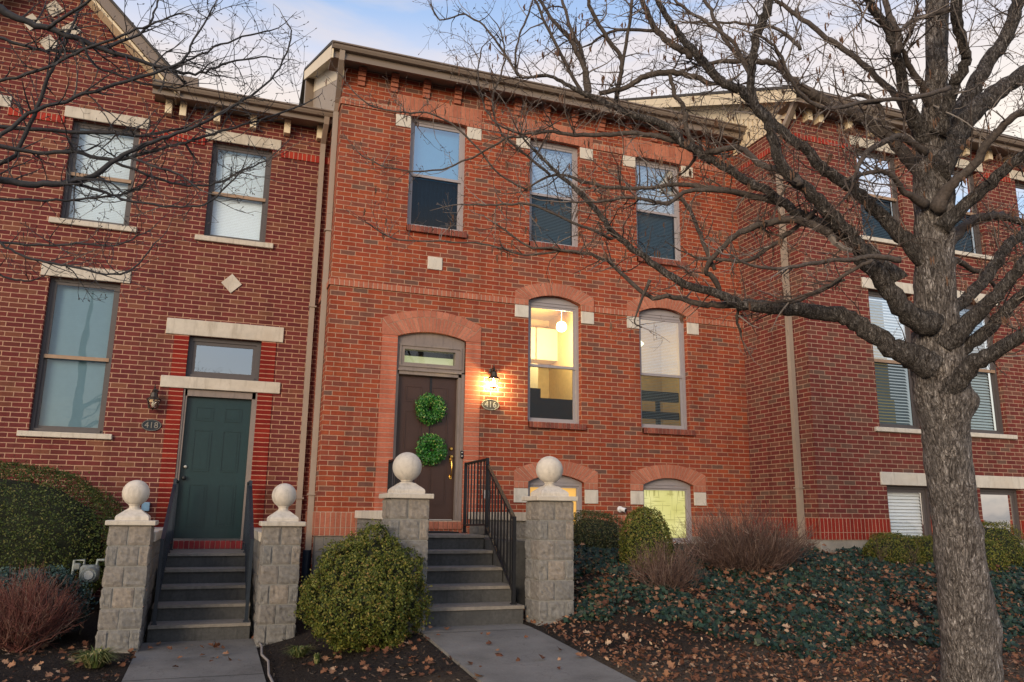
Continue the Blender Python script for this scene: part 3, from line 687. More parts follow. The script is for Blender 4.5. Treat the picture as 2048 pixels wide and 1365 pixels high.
while y < 15.9:      # ribbed siding panels: vertical ribs
    zt = 6.60+SL*(y-10.62)-.2
    s.box(XB0-.030, XB0, y, y+.052, 6.1, zt); y += .085
s.build('siding', M['spout'], HB)
s = MB(); s.prism([(11.35, 6.1), (15.9, 6.1), (15.9, 6.6+SL*5.28-.19), (11.35, 6.6+SL*.73-.19)], 'x', XB0-.008, XB0-.001); s.build('siding_groove_shade', M['soffit'], HB)  # darker backing, groove shade between the ribs put into the colour
s = MB(); s.box(1.10, XB0+.1, 15.75, 15.98, 6.2, 9.1); s.build('corner_trim', M['gutter'], HB)
# downspout on the left return
s = spout(HB, [(1.22, 10.64, 6.55), (1.22, 10.68, 6.42), (1.256, 11.22, 6.02), (1.256, 11.29, 5.9), (1.256, 11.29, -.5)])
for z in (4.0, .22): s.box(1.20, 1.30, 11.24, 11.34, z, z+.02)
d = s.build('downspout', M['spout'], HB); s = MB(); s.tube([(1.25, 11.29, -1.05), (1.25, 11.29, -.5)], .06, 14); s.build('drain_adapter', M['blue_metal'], d, smooth='auto')

# ================================================================== LEFT HOUSE
YA = 12.2
HA = empty('row_house', (-2.8, 12.2, -1.3), 'dark maroon brick row house with a dark green door and a gable, on the left', 'house', 'row houses of the terrace')
winA = [(-2.365, -1.475, 3.98, 5.545), (-.455, .425, 3.98, 5.545), (-4.165, -3.275, 3.98, 5.545), (-2.38, -1.485, 1.0, 3.155)]
w = MB()
hl = [hole(a, b, c, d) for a, b, c, d in winA] + [hole(-.515, .49, 1.87, 2.473)]
out = [(-7, -1.6), (-.52, -1.6), (-.52, 1.70), (.495, 1.70), (.495, -1.6), (XB0, -1.6), (XB0, 6.02), (-1.33, 6.02), (-1.33, 6.33), (-2.82, 7.84), (-4.31, 6.33), (-4.31, 6.02), (-7, 6.02)]
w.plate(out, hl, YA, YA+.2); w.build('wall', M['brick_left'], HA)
s = MB()
for a, b in ((-7, -4.30), (-3.18, -2.47), (-1.35, -.565), (.555, XB0)):
    s = MB(); s.box(a, b, YA-.022, YA+.02, 5.437, 5.55); s.build('belt_course', M['band_side'], HA)
s = MB(); s.box(-.71, -.52, YA-.012, YA+.19, -.6, 1.698); s.box(.49, .70, YA-.012, YA+.19, -.6, 1.698); s.box(-.71, -.515, YA-.012, YA+.19, 1.872, 2.473); s.box(.49, .70, YA-.012, YA+.19, 1.872, 2.473)
s.build('door_jamb', M['jamb_left'], HA)
for i, (a, b, c, d) in enumerate(winA):
    rl = 4.725 if i < 3 else 2.045
    win = make_window(HA, a, b, c+(.02), d, YA, 'trim_dark', rail=rl, blind='blind_blue' if i < 3 else 'blind_teal', up='glass', lo='glass', railmat='trim_rail', tilt=1.38)
    s = MB(); slab(s, a-.12, b+.12, c-.06 if i < 3 else .932, c+.018 if i < 3 else 1.005, YA, .05, .15); s.build('sill', M['lime_left'], win)
    s = MB(); slab(s, a-.115, b+.12, d+.002, d+.175, YA, .02, .15); s.build('lintel', M['lime_left'], win)
s = MB(); slab(s, -.832, .795, 2.475, 2.705, YA, .03, .15); s.build('lintel', M['lime_left'], HA)
s = MB(); slab(s, -.832, .803, 1.700, 1.868, YA, .03, .15); s.build('lintel', M['lime_left'], HA)
for cx, cz, r in [(-.006, 3.31, .145)] + [(-2.805+dx, 6.93+dz, .135) for dx, dz in ((-.262, 0), (.262, 0), (0, .285), (0, -.285))]:
    s = MB(); s.prism([(cx-r, cz), (cx, cz-r*1.02), (cx+r, cz), (cx, cz+r*1.02)], 'y', YA-.02, YA+.05); s.build('diamond_inlay', M['lime_left'], HA)
for x in (-1.113, -.912, -.427, .104, .613, 1.119):
    s = MB(); s.cbox(x-.047, x+.047, YA-.13, YA+.02, 5.81, 6.035, .004); s.build('bracket', M['rake'], HA)
# transom and door
tw = make_window(HA, -.515, .49, 1.872, 2.473, YA, 'trim_dark', one=True, noblind=True, up='glass_hi', reveal=.07, cas=.06, sash=.05)
s = MB(); s.box(-.518, -.465, YA+.02, YA+.18, -.41, 1.695); s.box(.42, .493, YA+.02, YA+.18, -.41, 1.695); s.box(-.518, .493, YA+.02, YA+.18, 1.60, 1.697)
s.box(-.518, -.495, YA+.002, YA+.02, -.41, 1.695); s.box(.468, .493, YA+.002, YA+.02, -.41, 1.695); fa = s.build('door_frame', M['trim'], HA)
s = MB(); s.box(-.464, .419, YA+.10, YA+.14, -.385, 1.60); dY = YA+.10
for (a, b) in ((-.33, -.09), (.06, .30)):
    panel(s, a, b, 1.26, 1.46, dY); panel(s, a, b, .54, 1.13, dY); panel(s, a, b, -.22, .36, dY)
door = s.build('door', M['door_green'], HA)
s = MB(); s.lathe([(0, -.03), (.02, -.028), (.028, -.012), (.028, 0)], (-.40, dY, .60), 18, axis='y'); s.build('deadbolt', M['nickel'], door, smooth='auto')
s = MB(); s.lathe([(0, -.07), (.022, -.066), (.03, -.045), (.014, -.02), (.03, -.005), (.03, 0)], (-.405, dY, .445), 18, axis='y'); s.build('doorknob', M['black_metal'], door, smooth='auto')
s = MB()
for k in range(15): s.cbox(-.52+k*.0676, -.52+(k+1)*.0676-.007, YA-.03, YA+.15, -.52, -.415, .003)
s.build('threshold', M['brick_sill'] if False else island('red_threshold_brick', [(0, (.20, .018, .022)), (1, (.28, .03, .03))], .8, bump=.4), HA)
s = MB(); s.box(-.525, .495, YA-.022, YA+.15, -.518, -.42); s.build('threshold_mortar', M['mortar'], HA)
eave(HA, -1.335, 1.275, YA, 6.155); eave(HA, -7, -4.3, YA, 6.155)
s = MB()
for ra, rb, ry in ((-7.1, -4.30, 11.8), (-4.30, -1.34, 12.41), (-1.34, XB0-.02, 11.8)):
    s.prism([(ry, 6.13+.46*(ry-11.8)), (17, 6.13+.46*5.2), (17, 6.18+.46*5.2), (ry, 6.18+.46*(ry-11.8))], 'x', ra, rb); s.build('roof', M['shingle'], HA)
# cross gable
s = MB()
for sg in (-1, 1):
    cx = -2.82
    for (y0_, y1_, o0, o1, mt) in ((11.82, 11.86, .0, .22, 0),):
        pts = []
        z_at = lambda dx: 7.84 - 1.013*dx
        q = [(cx, 7.84+.02+.24), (cx+sg*1.86, 7.84-1.013*1.86+.02+.24), (cx+sg*1.86, 7.84-1.013*1.86+.06), (cx, 7.84+.06)]
        s.prism(q, 'y', y0_, y1_)
s.build('barge_board', M['gutter'], HA)
s = MB()
for sg in (-1, 1):
    q = [(cx, 7.84+.0), (cx+sg*1.80, 7.84-1.013*1.80), (cx+sg*1.80, 7.84-1.013*1.80+.05), (cx, 7.84+.05)]; s.prism(q, 'y', 11.861, YA+.02)
s.build('rake_soffit', M['rake'], HA)
s = MB()
for sg in (-1, 1):
    q = [(cx, 7.84+.262), (cx+sg*1.92, 7.84-1.013*1.92+.262), (cx+sg*1.92, 7.84-1.013*1.92+.31), (cx, 7.84+.31)]; s.prism(q, 'y', 11.80, 16.5)
s.build('gable_roof', M['shingle'], HA)
s = MB(); s.cbox(-1.12, -.72, 11.80, 12.2, 6.16, 6.32, .01); s.build('eave_return', M['gutter'], HA)
s = spout(HA, [(1.18, 11.80, 6.05), (1.18, 11.84, 5.96), (1.18, 12.12, 5.75), (1.18, 12.14, 5.6), (1.18, 12.14, -1.15)])
for z in (3.05, .18): s.box(1.13, 1.24, 12.09, 12.2, z, z+.02)
s.build('downspout', M['spout'], HA)
s = MB(); s.cbox(-.90, -.80, YA-.05, YA, -.02, .10, .006); tag(s.build('outlet_cover', plain('pale_blue_plastic', (.25, .42, .55), .5)), 'small pale blue outlet cover on the maroon brick wall behind the ball', 'outlet cover')

# ================================================================== RIGHT HOUSE
YC = 9.46; XC = 8.185
HC = empty('row_house', (11, 9.5, -.6), 'brownish red brick row house projecting forward on the right, behind the big tree', 'house', 'row houses of the terrace')
winC = [(9.44, 10.34, 4.42, 5.98), (11.24, 12.14, 4.42, 5.98), (9.44, 10.34, 1.36, 3.55), (11.24, 12.14, 1.36, 3.55), (13.04, 13.94, 4.42, 5.98), (13.04, 13.94, 1.36, 3.55)]
bC = [(9.475, 10.375), (11.36, 12.26)]
w = MB(); out = [(XC, 0)]
for a, b in bC: out += [(a, 0), (a, .49), (b, .49), (b, 0)]
out += [(17, 0), (17, WTOP), (XC, WTOP)]
w.plate(out, [hole(*q) for q in winC], YC, YC+.2)
w.box(XC, XC+.2, YC+.2, YB+4, .0, 6.35)
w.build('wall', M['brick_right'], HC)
s = MB()
for a, b in ((XC-.012, 9.475), (10.375, 11.36), (12.26, 17)):
    s = MB(); s.box(a, b, YC-.012, YC+.2, -.207, 0)
    if a < 9: s.box(XC-.012, XC+.15, YC+.2, YB-.0, -.207, 0)
    s.build('base_band', M['sold_right'], HC)
s = MB()
for a, b in ((XC-.010, 9.475), (10.375, 11.36), (12.26, 17)):
    s = MB(); s.box(a, b, YC-.010, YC+.2, -.31, -.207)
    if a < 9: s.box(XC-.010, XC+.15, YC+.2, YB-.0, -.31, -.207)
    s.build('base_header_course', M['head_right'], HC)
s = MB()
for a, b in ((XC-.005, 9.475), (10.375, 11.36), (12.26, 17)): s.box(a, b, YC+.004, YC+.2, -1.2, -.31)
for a, b in bC: s.box(a, b, YC+.004, YC+.2, -1.2, -.36)
s.box(XC-.005, XC+.15, YC+.2, YB-.0, -1.2, -.31); s.build('foundation', M['concrete'], HC)
s = MB()
for a, b in ((XC-.02, 9.32), (10.45, 11.12), (12.26, 12.92), (14.06, 17)):
    s = MB(); s.box(a, b, YC-.02, YC+.02, 5.89, 5.985)
    if a < 9: s.box(XC-.02, XC+.02, YC+.02, YB, 5.89, 5.985)
    s.build('belt_course', M['band_side'], HC)
for i, (a, b, c, d) in enumerate(winC):
    if d > 5: rl = 5.2
    else: rl = 2.42
    win = make_window(HC, a, b, c, d, YC, 'trim_dark', rail=rl, blind='blind_blue' if d > 5 else 'blind', blind_lo='blind_grey', up='glass_hi', lo='glass_lo' if i != 3 else 'glass', railmat='trim_rail', slat=.048 if d < 5 else .028, tilt=.9, dark=(i != 2))
    if i == 2:
        s = MB(); s.box(a+.02, b-.02, YC+.6, YC+.61, c, d); s.build('lit_room', emis('amber_room', (.80, .52, .14), .30), win)
        s = MB(); s.box(a+.3, b-.05, YC+.5, YC+.55, c, c+.55); s.build('cupboard', emis('amber_cupboard', (.9, .62, .2), .45), win)
    s = MB(); slab(s, a-.11, b+.13, c-.07, c-.002, YC, .05, .15); s.build('sill', M['lime'], win)
    s = MB(); slab(s, a-.12, b+.12, d+.002, d+.175, YC, .02, .15); s.build('lintel', M['lime'], win)
for i, (a, b) in enumerate(bC):
    win = make_window(HC, a, b, -.36, .49, YC, 'trim_dark', one=True, blind='blind' , up='glass', slat=.05, tilt=1.0, sash=.05)
s = MB(); slab(s, 9.36, 12.40, .492, .685, YC, .02, .15); s.build('lintel', M['lime'], HC)
for x in (8.44, 8.66, 9.24, 9.75, 10.26, 10.78, 11.3, 11.82, 12.35, 12.87, 13.4, 13.9):
    s = MB(); s.cbox(x-.047, x+.047, YC-.13, YC+.02, 6.20, 6.38, .004); s.build('bracket', M['rake'], HC)
eave(HC, 7.98, 17, YC, 6.50)
s = MB(); z0 = 6.50; Ye = 9.05; Yr = 15.2
s.prism([(Ye, z0), (Yr, z0+SL*(Yr-Ye)), (Yr, z0+SL*(Yr-Ye)+.05), (Ye, z0+.05)], 'x', 7.93, 17); s.build('roof', M['shingle'], HC)
rake(HC, 7.94, XC, 9.07, 6.50, 15.2)
s = MB(); y = 9.7
while y < 15:
    zt = 6.50+SL*(y-9.07)-.2
    s.box(XC-.030, XC, y, y+.085, 6.25, zt); y += .12
s.build('siding', M['rake'], HC)
s = MB(); s.prism([(9.7, 6.25), (15, 6.25), (15, 6.5+SL*5.93-.19), (9.7, 6.5+SL*.63-.19)], 'x', XC-.008, XC-.001); s.build('siding_groove_shade', M['soffit'], HC)  # backing coloured dark to stand in for shade between the ribs
s = spout(HC, [(8.05, 9.16, 6.5), (8.05, 9.2, 6.38), (8.12, 9.72, 5.98), (8.135, 9.79, 5.85), (8.135, 9.79, -.62)], .075, .075)
for z in (3.3, .42): s.box(8.09, 8.185, 9.735, 9.86, z, z+.02)
s.build('downspout', M['spout'], HC)

# ================================================================== entrance steps, walls, pillars
def steps(label, x0, x1, ys, z0, r, yw, wide=None, mats=('step', 'step_edge')):
    """landing to the wall at yw, then treads; ys = front edges from the landing down"""
    root = empty('entry_steps', ((x0+x1)/2, ys[-1], z0-r*len(ys)), label, 'steps', 'concrete entry steps')
    s = MB(); t = MB(); yb = yw
    for k, y in enumerate(ys):
        z = z0-r*k; xa, xb = (x0, x1)
        if wide and k == len(ys)-1: xa, xb = wide
        s.cbox(xa, xb, y+.012, yb, z-1.2 if k == len(ys)-1 else z-r-.02, z-.03, .004)
        nb = 26
        # worn concrete tread with a slightly wavy nose
        top = []; N_ = 18
        for i in range(N_+1):
            xx = xa+(xb-xa)*i/N_; top.append((xx, y-.010+noise.noise(Vector((xx*6, y*9, 1)))*.006))
        q = top+[(xb, yb-.001), (xa, yb-.001)]
        t.prism(q, 'z', z-.032, z)
        yb = y+.03
    s.build('riser', M[mats[0]], root); t.build('tread', M[mats[1]], root)
    return root
st_l = steps('grey concrete steps climbing to the dark green door', -.52, .50, [11.0, 10.62, 10.27, 9.88, 9.52], -.525, .165, 12.17)
st_m = steps('grey concrete steps climbing to the brown door with two wreaths', 2.03, 3.12, [9.42, 9.10, 8.74, 8.38, 8.02], -.252, .166, 10.97, wide=(2.0, 3.10))
s = MB(); s.cbox(2.35, 3.05, 10.25, 10.85, -.252, -.236, .004); tag(s.build('door_mat', plain('black_mat', (.015, .015, .015), .95)), 'thin black door mat on the landing at the brown door', 'door mat')

def rough_block(mb, x0, x1, y0, y1, z0, z1, amp=.008, seed=0, cuts=6, ch=.006):
    b = bmesh.new(); bmesh.ops.create_cube(b, size=1); bmesh.ops.subdivide_edges(b, edges=b.edges[:], cuts=cuts, use_grid_fill=True)
    c = Vector(((x0+x1)/2, (y0+y1)/2, (z0+z1)/2)); e = Vector((x1-x0, y1-y0, z1-z0))
    for v in b.verts:
        p = v.co.copy(); q = Vector((c.x+p.x*e.x, c.y+p.y*e.y, c.z+p.z*e.z)); nn = Vector((0, 0, 0)); cnt = 0
        for i in range(3):
            if abs(abs(p[i])-.5) < 1e-4: nn[i] = 1 if p[i] > 0 else -1; cnt += 1
        if cnt == 1 and abs(nn.z) < .5: q += nn*(amp*(.35+1.0*noise.noise(q*8+Vector((seed, 0, 0)))+1.1*noise.noise(q*24+Vector((0, seed, 0)))+.8*noise.noise(q*60)))
        elif cnt >= 2: q -= nn*ch*(.55+.45*noise.noise(q*30))
        v.co = q
    mb.bm(b)
def pillar(x0, x1, y0, zt, zb, label, ballr, zball, blend):
    w_ = x1-x0; d_ = .39
    root = empty('ball_pillar', ((x0+x1)/2, y0+d_/2, zb), label, 'pillar', 'stone pillars topped with a ball beside the entry steps')
    s = MB(); z = zt; k = 0; H = .198
    while z > zb:
        zl = z-H
        xs = [x0, x0+w_*.46, x1] if k % 2 == 0 else [x0, x0+w_*.26, x0+w_*.76, x1]
        for i in range(len(xs)-1): rough_block(s, xs[i]+(.004 if i else 0), xs[i+1]-(.004 if i < len(xs)-2 else 0), y0, y0+d_*.5-.004 if k % 2 else y0+d_*.62-.004, zl+.004, z-.004, seed=k*3+i+x0*7)
        ym = y0+d_*.5+.004 if k % 2 else y0+d_*.62+.004
        rough_block(s, x0, x1, ym, y0+d_, zl+.004, z-.004, seed=k*5+11+x0*3)
        z = zl; k += 1
    s.build('column', M['block'], root)
    s = MB(); s.box(x0+.010, x1-.010, y0+.010, y0+d_-.010, zb-.2, zt-.002); s.build('joints', M['block_mortar'], root)
    s = MB(); s.cbox(x0-.035, x1+.035, y0-.035, y0+d_+.035, zt, zt+.048, .006); s.build('cap', M['lime_left'], root)
    # moulded pedestal, square in plan, and ball
    cx, cy = (x0+x1)/2, y0+d_/2; zc = zt+.049; s = MB()
    prof = [(.155, 0), (.155, .028), (.148, .045), (.128, .062), (.105, .078), (.085, .094), (.07, .105)]
    k_ = w_/.39; vs = []
    for r_, h_ in prof:
        r_ *= k_
        for sx, sy in ((-1,-1),(1,-1),(1,1),(-1,1)): vs.append((cx+sx*r_, cy+sy*r_, zc+h_))
    fs = [(i*4+j, i*4+(j+1) % 4, (i+1)*4+(j+1) % 4, (i+1)*4+j) for i in range(len(prof)-1) for j in range(4)] + [(3, 2, 1, 0), tuple(range(len(prof)*4-4, len(prof)*4))]
    s.add(vs, fs); s.build('pedestal', M['ball'], root)
    s = MB(); zn = zc+.105; zbot = zball-ballr*cos(math.asin(min(.95, .052/ballr)))
    s.lathe([(.072, zn-.001), (.070, zn+.006), (.055, zn+.013), (.049, (zn+zbot)/2), (.052, zbot-.008), (.060, zbot-.004), (.060, zbot+.003), (.05, zbot+.008)], (cx, cy, 0), 32)
    prof = [(ballr*sin(a), zball-ballr*cos(a)) for a in [pi*i/28 for i in range(29)]]; prof[0] = (1e-6, prof[0][1]); prof[-1] = (1e-6, prof[-1][1])
    s.lathe(prof, (cx, cy, 0), 48); s.build('ball', M['ball'], root, smooth='auto')
    return root
pillar(1.615, 2.005, 7.78, .137, -1.32, 'stone pillar topped with a ball, left of the steps to the brown door', .146, .452, 0)
pillar(3.15, 3.54, 7.74, .138, -1.32, 'stone pillar topped with a ball, right of the steps and black handrail', .144, .466, 0)
pillar(-.94, -.55, 8.98, -.155, -1.55, 'stone pillar topped with a ball, left of the steps to the green door', .131, .168, 0)
pillar(.535, .925, 8.98, -.155, -1.55, 'stone pillar topped with a ball, right of the steps to the green door', .130, .17, 0)

def side_wall(x0, x1, y0, y1, ztop, zb, label, mat='lime_left', split=True):
    root = empty('stair_wall', ((x0+x1)/2, (y0+y1)/2, zb), label, 'wall', 'low block walls beside the entry steps')
    s = MB(); z = ztop; k = 0
    while z > zb:
        y = y0-(.2 if k % 2 else 0)
        while y < y1:
            a, b = max(y, y0), min(y+.4, y1)
            if b-a > .05: rough_block(s, x0, x1, a+.004, b-.004, z-.198+.004, z-.004, seed=k*4+y, cuts=4)
            y += .4
        z -= .198; k += 1
    s.build('blockwork', M['block'], root)
    s = MB(); s.box(x0+.01, x1-.01, y0, y1, zb-.1, ztop-.003); s.build('joints', M['block_mortar'], root)
    s = MB(); s.cbox(x0-.03, x1+.03, y0, y1, ztop, ztop+.10, .006); s.build('coping', M[mat], root)
side_wall(1.83, 2.0, 8.185, 10.965, -.078, -1.3, 'block wall with cream coping behind the bushy round shrub, left of the brown door', 'lime')
side_wall(3.40, 3.57, 8.145, 10.965, -.078, -1.3, 'block wall with cream coping right of the black handrail')
side_wall(-.77, -.56, 9.385, 12.165, -.33, -1.55, 'block wall with cream coping left of the steps to the green door')
side_wall(.55, .76, 9.385, 12.165, -.33, -1.55, 'block wall with cream coping right of the steps to the green door')
b = MB(); b.box(3.13, 3.385, 8.6, 10.96, -1.3, -.30); tag(b.build('landing_slab', M['step']), 'dark concrete slab filling the gap under the handrail beside the steps', 'slab')

def handrail(label, pts, zr, mat='black_metal', h=.86, npk=(7, 9), pw=.018):
    """pts: three post feet (x,y,z); rail runs level between the first two, then down"""
    root = empty('handrail', pts[-1], label, 'handrail', 'iron handrails beside the entry steps')
    hs = [h, h+.01, h-.0]
    tops = [Vector(p)+Vector((0, 0, hh_)) for p, hh_ in zip(pts, zr)]
    for p, t_ in zip(pts, tops):
        s = MB(); s.box(p[0]-pw, p[0]+pw, p[1]-pw, p[1]+pw, p[2], t_.z+.02); s.cbox(p[0]-.03, p[0]+.03, p[1]-.03, p[1]+.03, p[2], p[2]+.012, .002); s.build('post', M[mat], root)
    def bar(a, b, w, hgt, name):
        s = MB(); a, b = Vector(a), Vector(b); t = (b-a).normalized(); e = t.cross(_Z).normalized(); k = e.cross(t)
        vs = [q+e*(sx*w)+k*(sy*hgt) for q in (a, b) for sx, sy in ((-1,-1),(1,-1),(1,1),(-1,1))]
        s.add(vs, [(0,1,2,3), (7,6,5,4), (0,4,5,1), (1,5,6,2), (2,6,7,3), (3,7,4,0)]); s.build(name, M[mat], root)
    for i in range(2):
        A, B = tops[i], tops[i+1]; a, b = Vector(pts[i])+Vector((0, 0, .10)), Vector(pts[i+1])+Vector((0, 0, .12))
        if i == 1: A = A - Vector((0, 0, .06))
        bar(A, B, .02, .013, 'top_rail'); bar(a, b, .011, .011, 'bottom_rail')
        for k in range(1, npk[i]):
            t = k/npk[i]; p0 = a.lerp(b, t); p1 = A.lerp(B, t)
            s = MB(); s.box(p0.x-.0075, p0.x+.0075, p0.y-.0075, p0.y+.0075, p0.z, p1.z); s.build('picket', M[mat], root)
    return root
handrail('black iron handrail on the right side of the steps to the brown door', [(3.15, 10.35, -.25), (3.12, 9.35, -.25), (3.02, 8.12, -.916)], [.90, .90, .87])
handrail('black iron handrail behind the left ball pillar of the brown door steps', [(2.12, 10.35, -.25), (2.11, 9.40, -.25), (2.10, 8.25, -.916)], [.90, .90, .86])
handrail('blue-black iron handrail left of the green door', [(-.47, 11.95, -.525), (-.47, 11.2, -.525), (-.47, 9.62, -1.185)], [.90, .90, .86], 'blue_metal')
handrail('blue-black iron handrail right of the green door', [(.455, 11.95, -.525), (.455, 11.2, -.525), (.455, 9.62, -1.185)], [.90, .90, .86], 'blue_metal')

# ================================================================== lanterns, plaques, wreaths, small wall fittings
def lantern(x, z, Y, label, lit):
    root = empty('wall_lantern', (x, Y, z-.15), label, 'wall lamp', 'lanterns beside the doors')
    yc = Y-.13
    s = MB(); s.lathe([(.035, 0), (.035, -.01), (.022, -.02), (0, -.022)], (x, Y, z+.13), 20, axis='y')
    s.tube([(x, Y-.01, z+.13), (x, Y-.05, z+.15), (x, Y-.09, z+.165), (x, yc, z+.15), (x, yc, z+.12)], .007, 8)
    s.lathe([(0, .21), (.008, .205), (.005, .185), (.014, .17), (.008, .155), (.02, .14), (.03, .12), (.012, .115)], (x, yc, z-.0), 16)
    s.build('bracket', M['bronze'], root, smooth='auto')
    s = MB(); s.lathe([(.012, .115), (.045, .09), (.058, .03), (.095, .005), (.098, -.005), (.088, -.012), (.05, -.006)], (x, yc, z), 8); 
    for k in range(8):
        a = 2*pi*k/8; s.tube([(x+.083*cos(a), yc+.083*sin(a), z-.01), (x+.058*cos(a), yc+.058*sin(a), z-.13)], .0035, 5)
    s.lathe([(.060, -.133), (.063, -.130), (.060, -.126), (.055, -.129), (.060, -.133)], (x, yc, z), 8); s.lathe([(0, -.16), (.010, -.152), (.006, -.142), (.012, -.134), (0, -.130)], (x, yc, z), 8)
    for k in range(4):
        a = pi/4+pi/2*k; s.tube([(x, yc, z-.136), (x+.058*cos(a), yc+.058*sin(a), z-.130)], .003, 4)
    s.build('cage', M['bronze'], root)
    s = MB(); s.lathe([(.08, -.012), (.078, -.05), (.056, -.124)], (x, yc, z), 8); s.build('glass_shade', M['glass_clear'], root)
    s = MB(); s.lathe([(1e-5, -.115), (.018, -.105), (.026, -.08), (.02, -.045), (.01, -.02), (1e-5, -.015)], (x, yc, z), 14)
    s.build('bulb', emis('lit_bulb', (1., .74, .38), 120.) if lit else plain('dull_bulb', (.6, .55, .45), .3), root, smooth=True)
    if lit:
        l = bpy.data.lights.new('bulb_light', 'POINT'); l.energy = 48; l.color = (1, .80, .36); l.shadow_soft_size = .015
        o = bpy.data.objects.new('bulb_light', l); COL.objects.link(o); o.location = (x, yc-.0, z-.075)
        o.parent = root; o.location = Vector((x, yc+.045, z-.085))-root.location
    return root
lantern(3.70, 1.93, YB, 'lit dark bronze lantern glowing warm on the brick wall right of the brown door', True)
lantern(-.885, 1.505, YA, 'unlit dark lantern on the maroon wall left of the green door', False)
def plaque(x, z, Y, num, rx, rz, label, m1, m2, sz):
    s = MB(); n_ = 40
    s.prism([(x+rx*cos(2*pi*k/n_), z+rz*sin(2*pi*k/n_)) for k in range(n_)], 'y', Y-.014, Y-.001)
    root = s.build('house_number_plaque', M[m1]); tag(root, label, 'house number', 'oval house number plaques')
    r = MB()
    pts = [(x+(rx-.008)*cos(2*pi*k/n_), Y-.016, z+(rz-.008)*sin(2*pi*k/n_)) for k in range(n_+1)]
    r.tube(pts, .0035, 6, cap=False); r.build('rim', M[m2], root, smooth=True)
    text_mesh(num, sz, (x, Y-.017, z-.002), m2, root)
plaque(3.695, 1.559, YB, '416', .138, .083, 'oval pewter plaque reading 416 under the lit lantern', 'plaque_m', 'numeral', .125)
plaque(-.888, 1.153, YA, '418', .128, .082, 'oval blue-black plaque reading 418 under the unlit lantern', 'plaque_d', 'numeral_d', .12)
s = MB(); s.cbox(3.258, 3.302, YB-.03, YB+.004, .765, .875, .008); db = s.build('video_doorbell', M['black_metal']); tag(db, 'slim black video doorbell on the brown door frame', 'doorbell')
s = MB(); s.lathe([(0, -.003), (.010, -.002), (.012, 0)], (3.28, YB-.03, .845), 14, axis='y'); s.lathe([(0, -.003), (.012, -.002), (.013, 0)], (3.28, YB-.03, .795), 14, axis='y'); s.build('lens', M['nickel'], db, smooth=True)
s = MB(); s.cbox(3.63, 3.71, YB-.035, YB, .21, .33, .006); tag(s.build('outlet_box', M['white_pl']), 'white outlet box on the brick wall behind the black handrail', 'outlet box')
sc = empty('security_camera', (5.79, YB, .09), 'small white security camera on the wall above the ivy', 'camera')
s = MB(); s.lathe([(.045, 0), (.045, -.02), (.02, -.03), (.02, -.06), (0, -.06)], (5.79, YB, .09), 18, axis='y'); s.build('mount', M['white_pl'], sc, smooth='auto')
s = MB(); s.tube([(5.765, YB-.06, .10), (5.775, YB-.07, .095), (5.82, YB-.13, .075)], [.02, .033, .034], 16); s.build('housing', M['white_pl'], sc, smooth='auto')
s = MB(); s.tube([(5.8205, YB-.131, .0745), (5.823, YB-.136, .073)], .025, 16); s.build('lens', M['black_metal'], sc)
# gas meter beside the left pillar
gm = empty('gas_meter', (-1.20, 10.2, -1.25), 'grey gas meter beside the left stone pillar and the big hedge', 'gas meter')
gx0, gy0, gz0 = -1.205, 10.15, -.655
s = MB(); s.cbox(gx0-.10, gx0+.09, gy0, gy0+.15, gz0-.13, gz0+.05, .025); s.lathe([(.075, .01), (.085, -.01), (.085, -.08), (.07, -.10), (0, -.10)], (gx0+.01, gy0, gz0-.05), 20, axis='y'); s.cbox(gx0-.16, gx0-.10, gy0+.02, gy0+.12, gz0+.0, gz0+.07, .01); s.build('body', M['grey_meter'], gm, smooth='auto')
s = MB(); s.tube([(gx0-.07, gy0+.08, gz0+.05), (gx0-.07, gy0+.08, gz0+.10), (gx0-.17, gy0+.08, gz0+.10), (gx0-.18, gy0+.08, -1.3)], .016, 10); s.tube([(gx0+.06, gy0+.08, gz0+.05), (gx0+.06, gy0+.08, gz0+.10), (gx0+.13, gy0+.08, gz0+.10)], .016, 10); s.build('pipe', M['grey_meter'], gm, smooth='auto')
s = MB(); s.lathe([(0, -.02), (.045, -.02), (.05, 0)], (gx0+.01, gy0-.10, gz0-.05), 18, axis='y'); s.build('dial', plain('dial_face', (.35, .37, .37), .4), gm, smooth='auto')
s = MB(); s.tube([(-1.16, 10.2, -.86), (-1.22, 10.1, -1.33)], .01, 6); tag(s.build('garden_stake', M['nickel']), 'thin metal stake leaning beside the left stone pillar', 'stake')
s = MB(); s.tube([(7.16, 10.90, -.50), (7.18, 10.8, -.40), (7.27, 10.75, -.38), (7.33, 10.7, -.46)], .045, 12); tag(s.build('vent_pipe', M['white_pl'], smooth='auto'), 'white plastic vent pipe behind the wide twiggy shrub', 'pipe')
s = MB(); s.tube([(.565, 9.25, -1.33), (.585, 8.8, -1.32), (.565, 8.4, -1.34), (.60, 8.0, -1.335), (.575, 7.5, -1.36), (.60, 6.9, -1.38)], .011, 6); tag(s.build('edging_strip', plain('pale_edging', (.26, .23, .21), .8)), 'pale crumpled edging strip along the left concrete walk', 'edging')

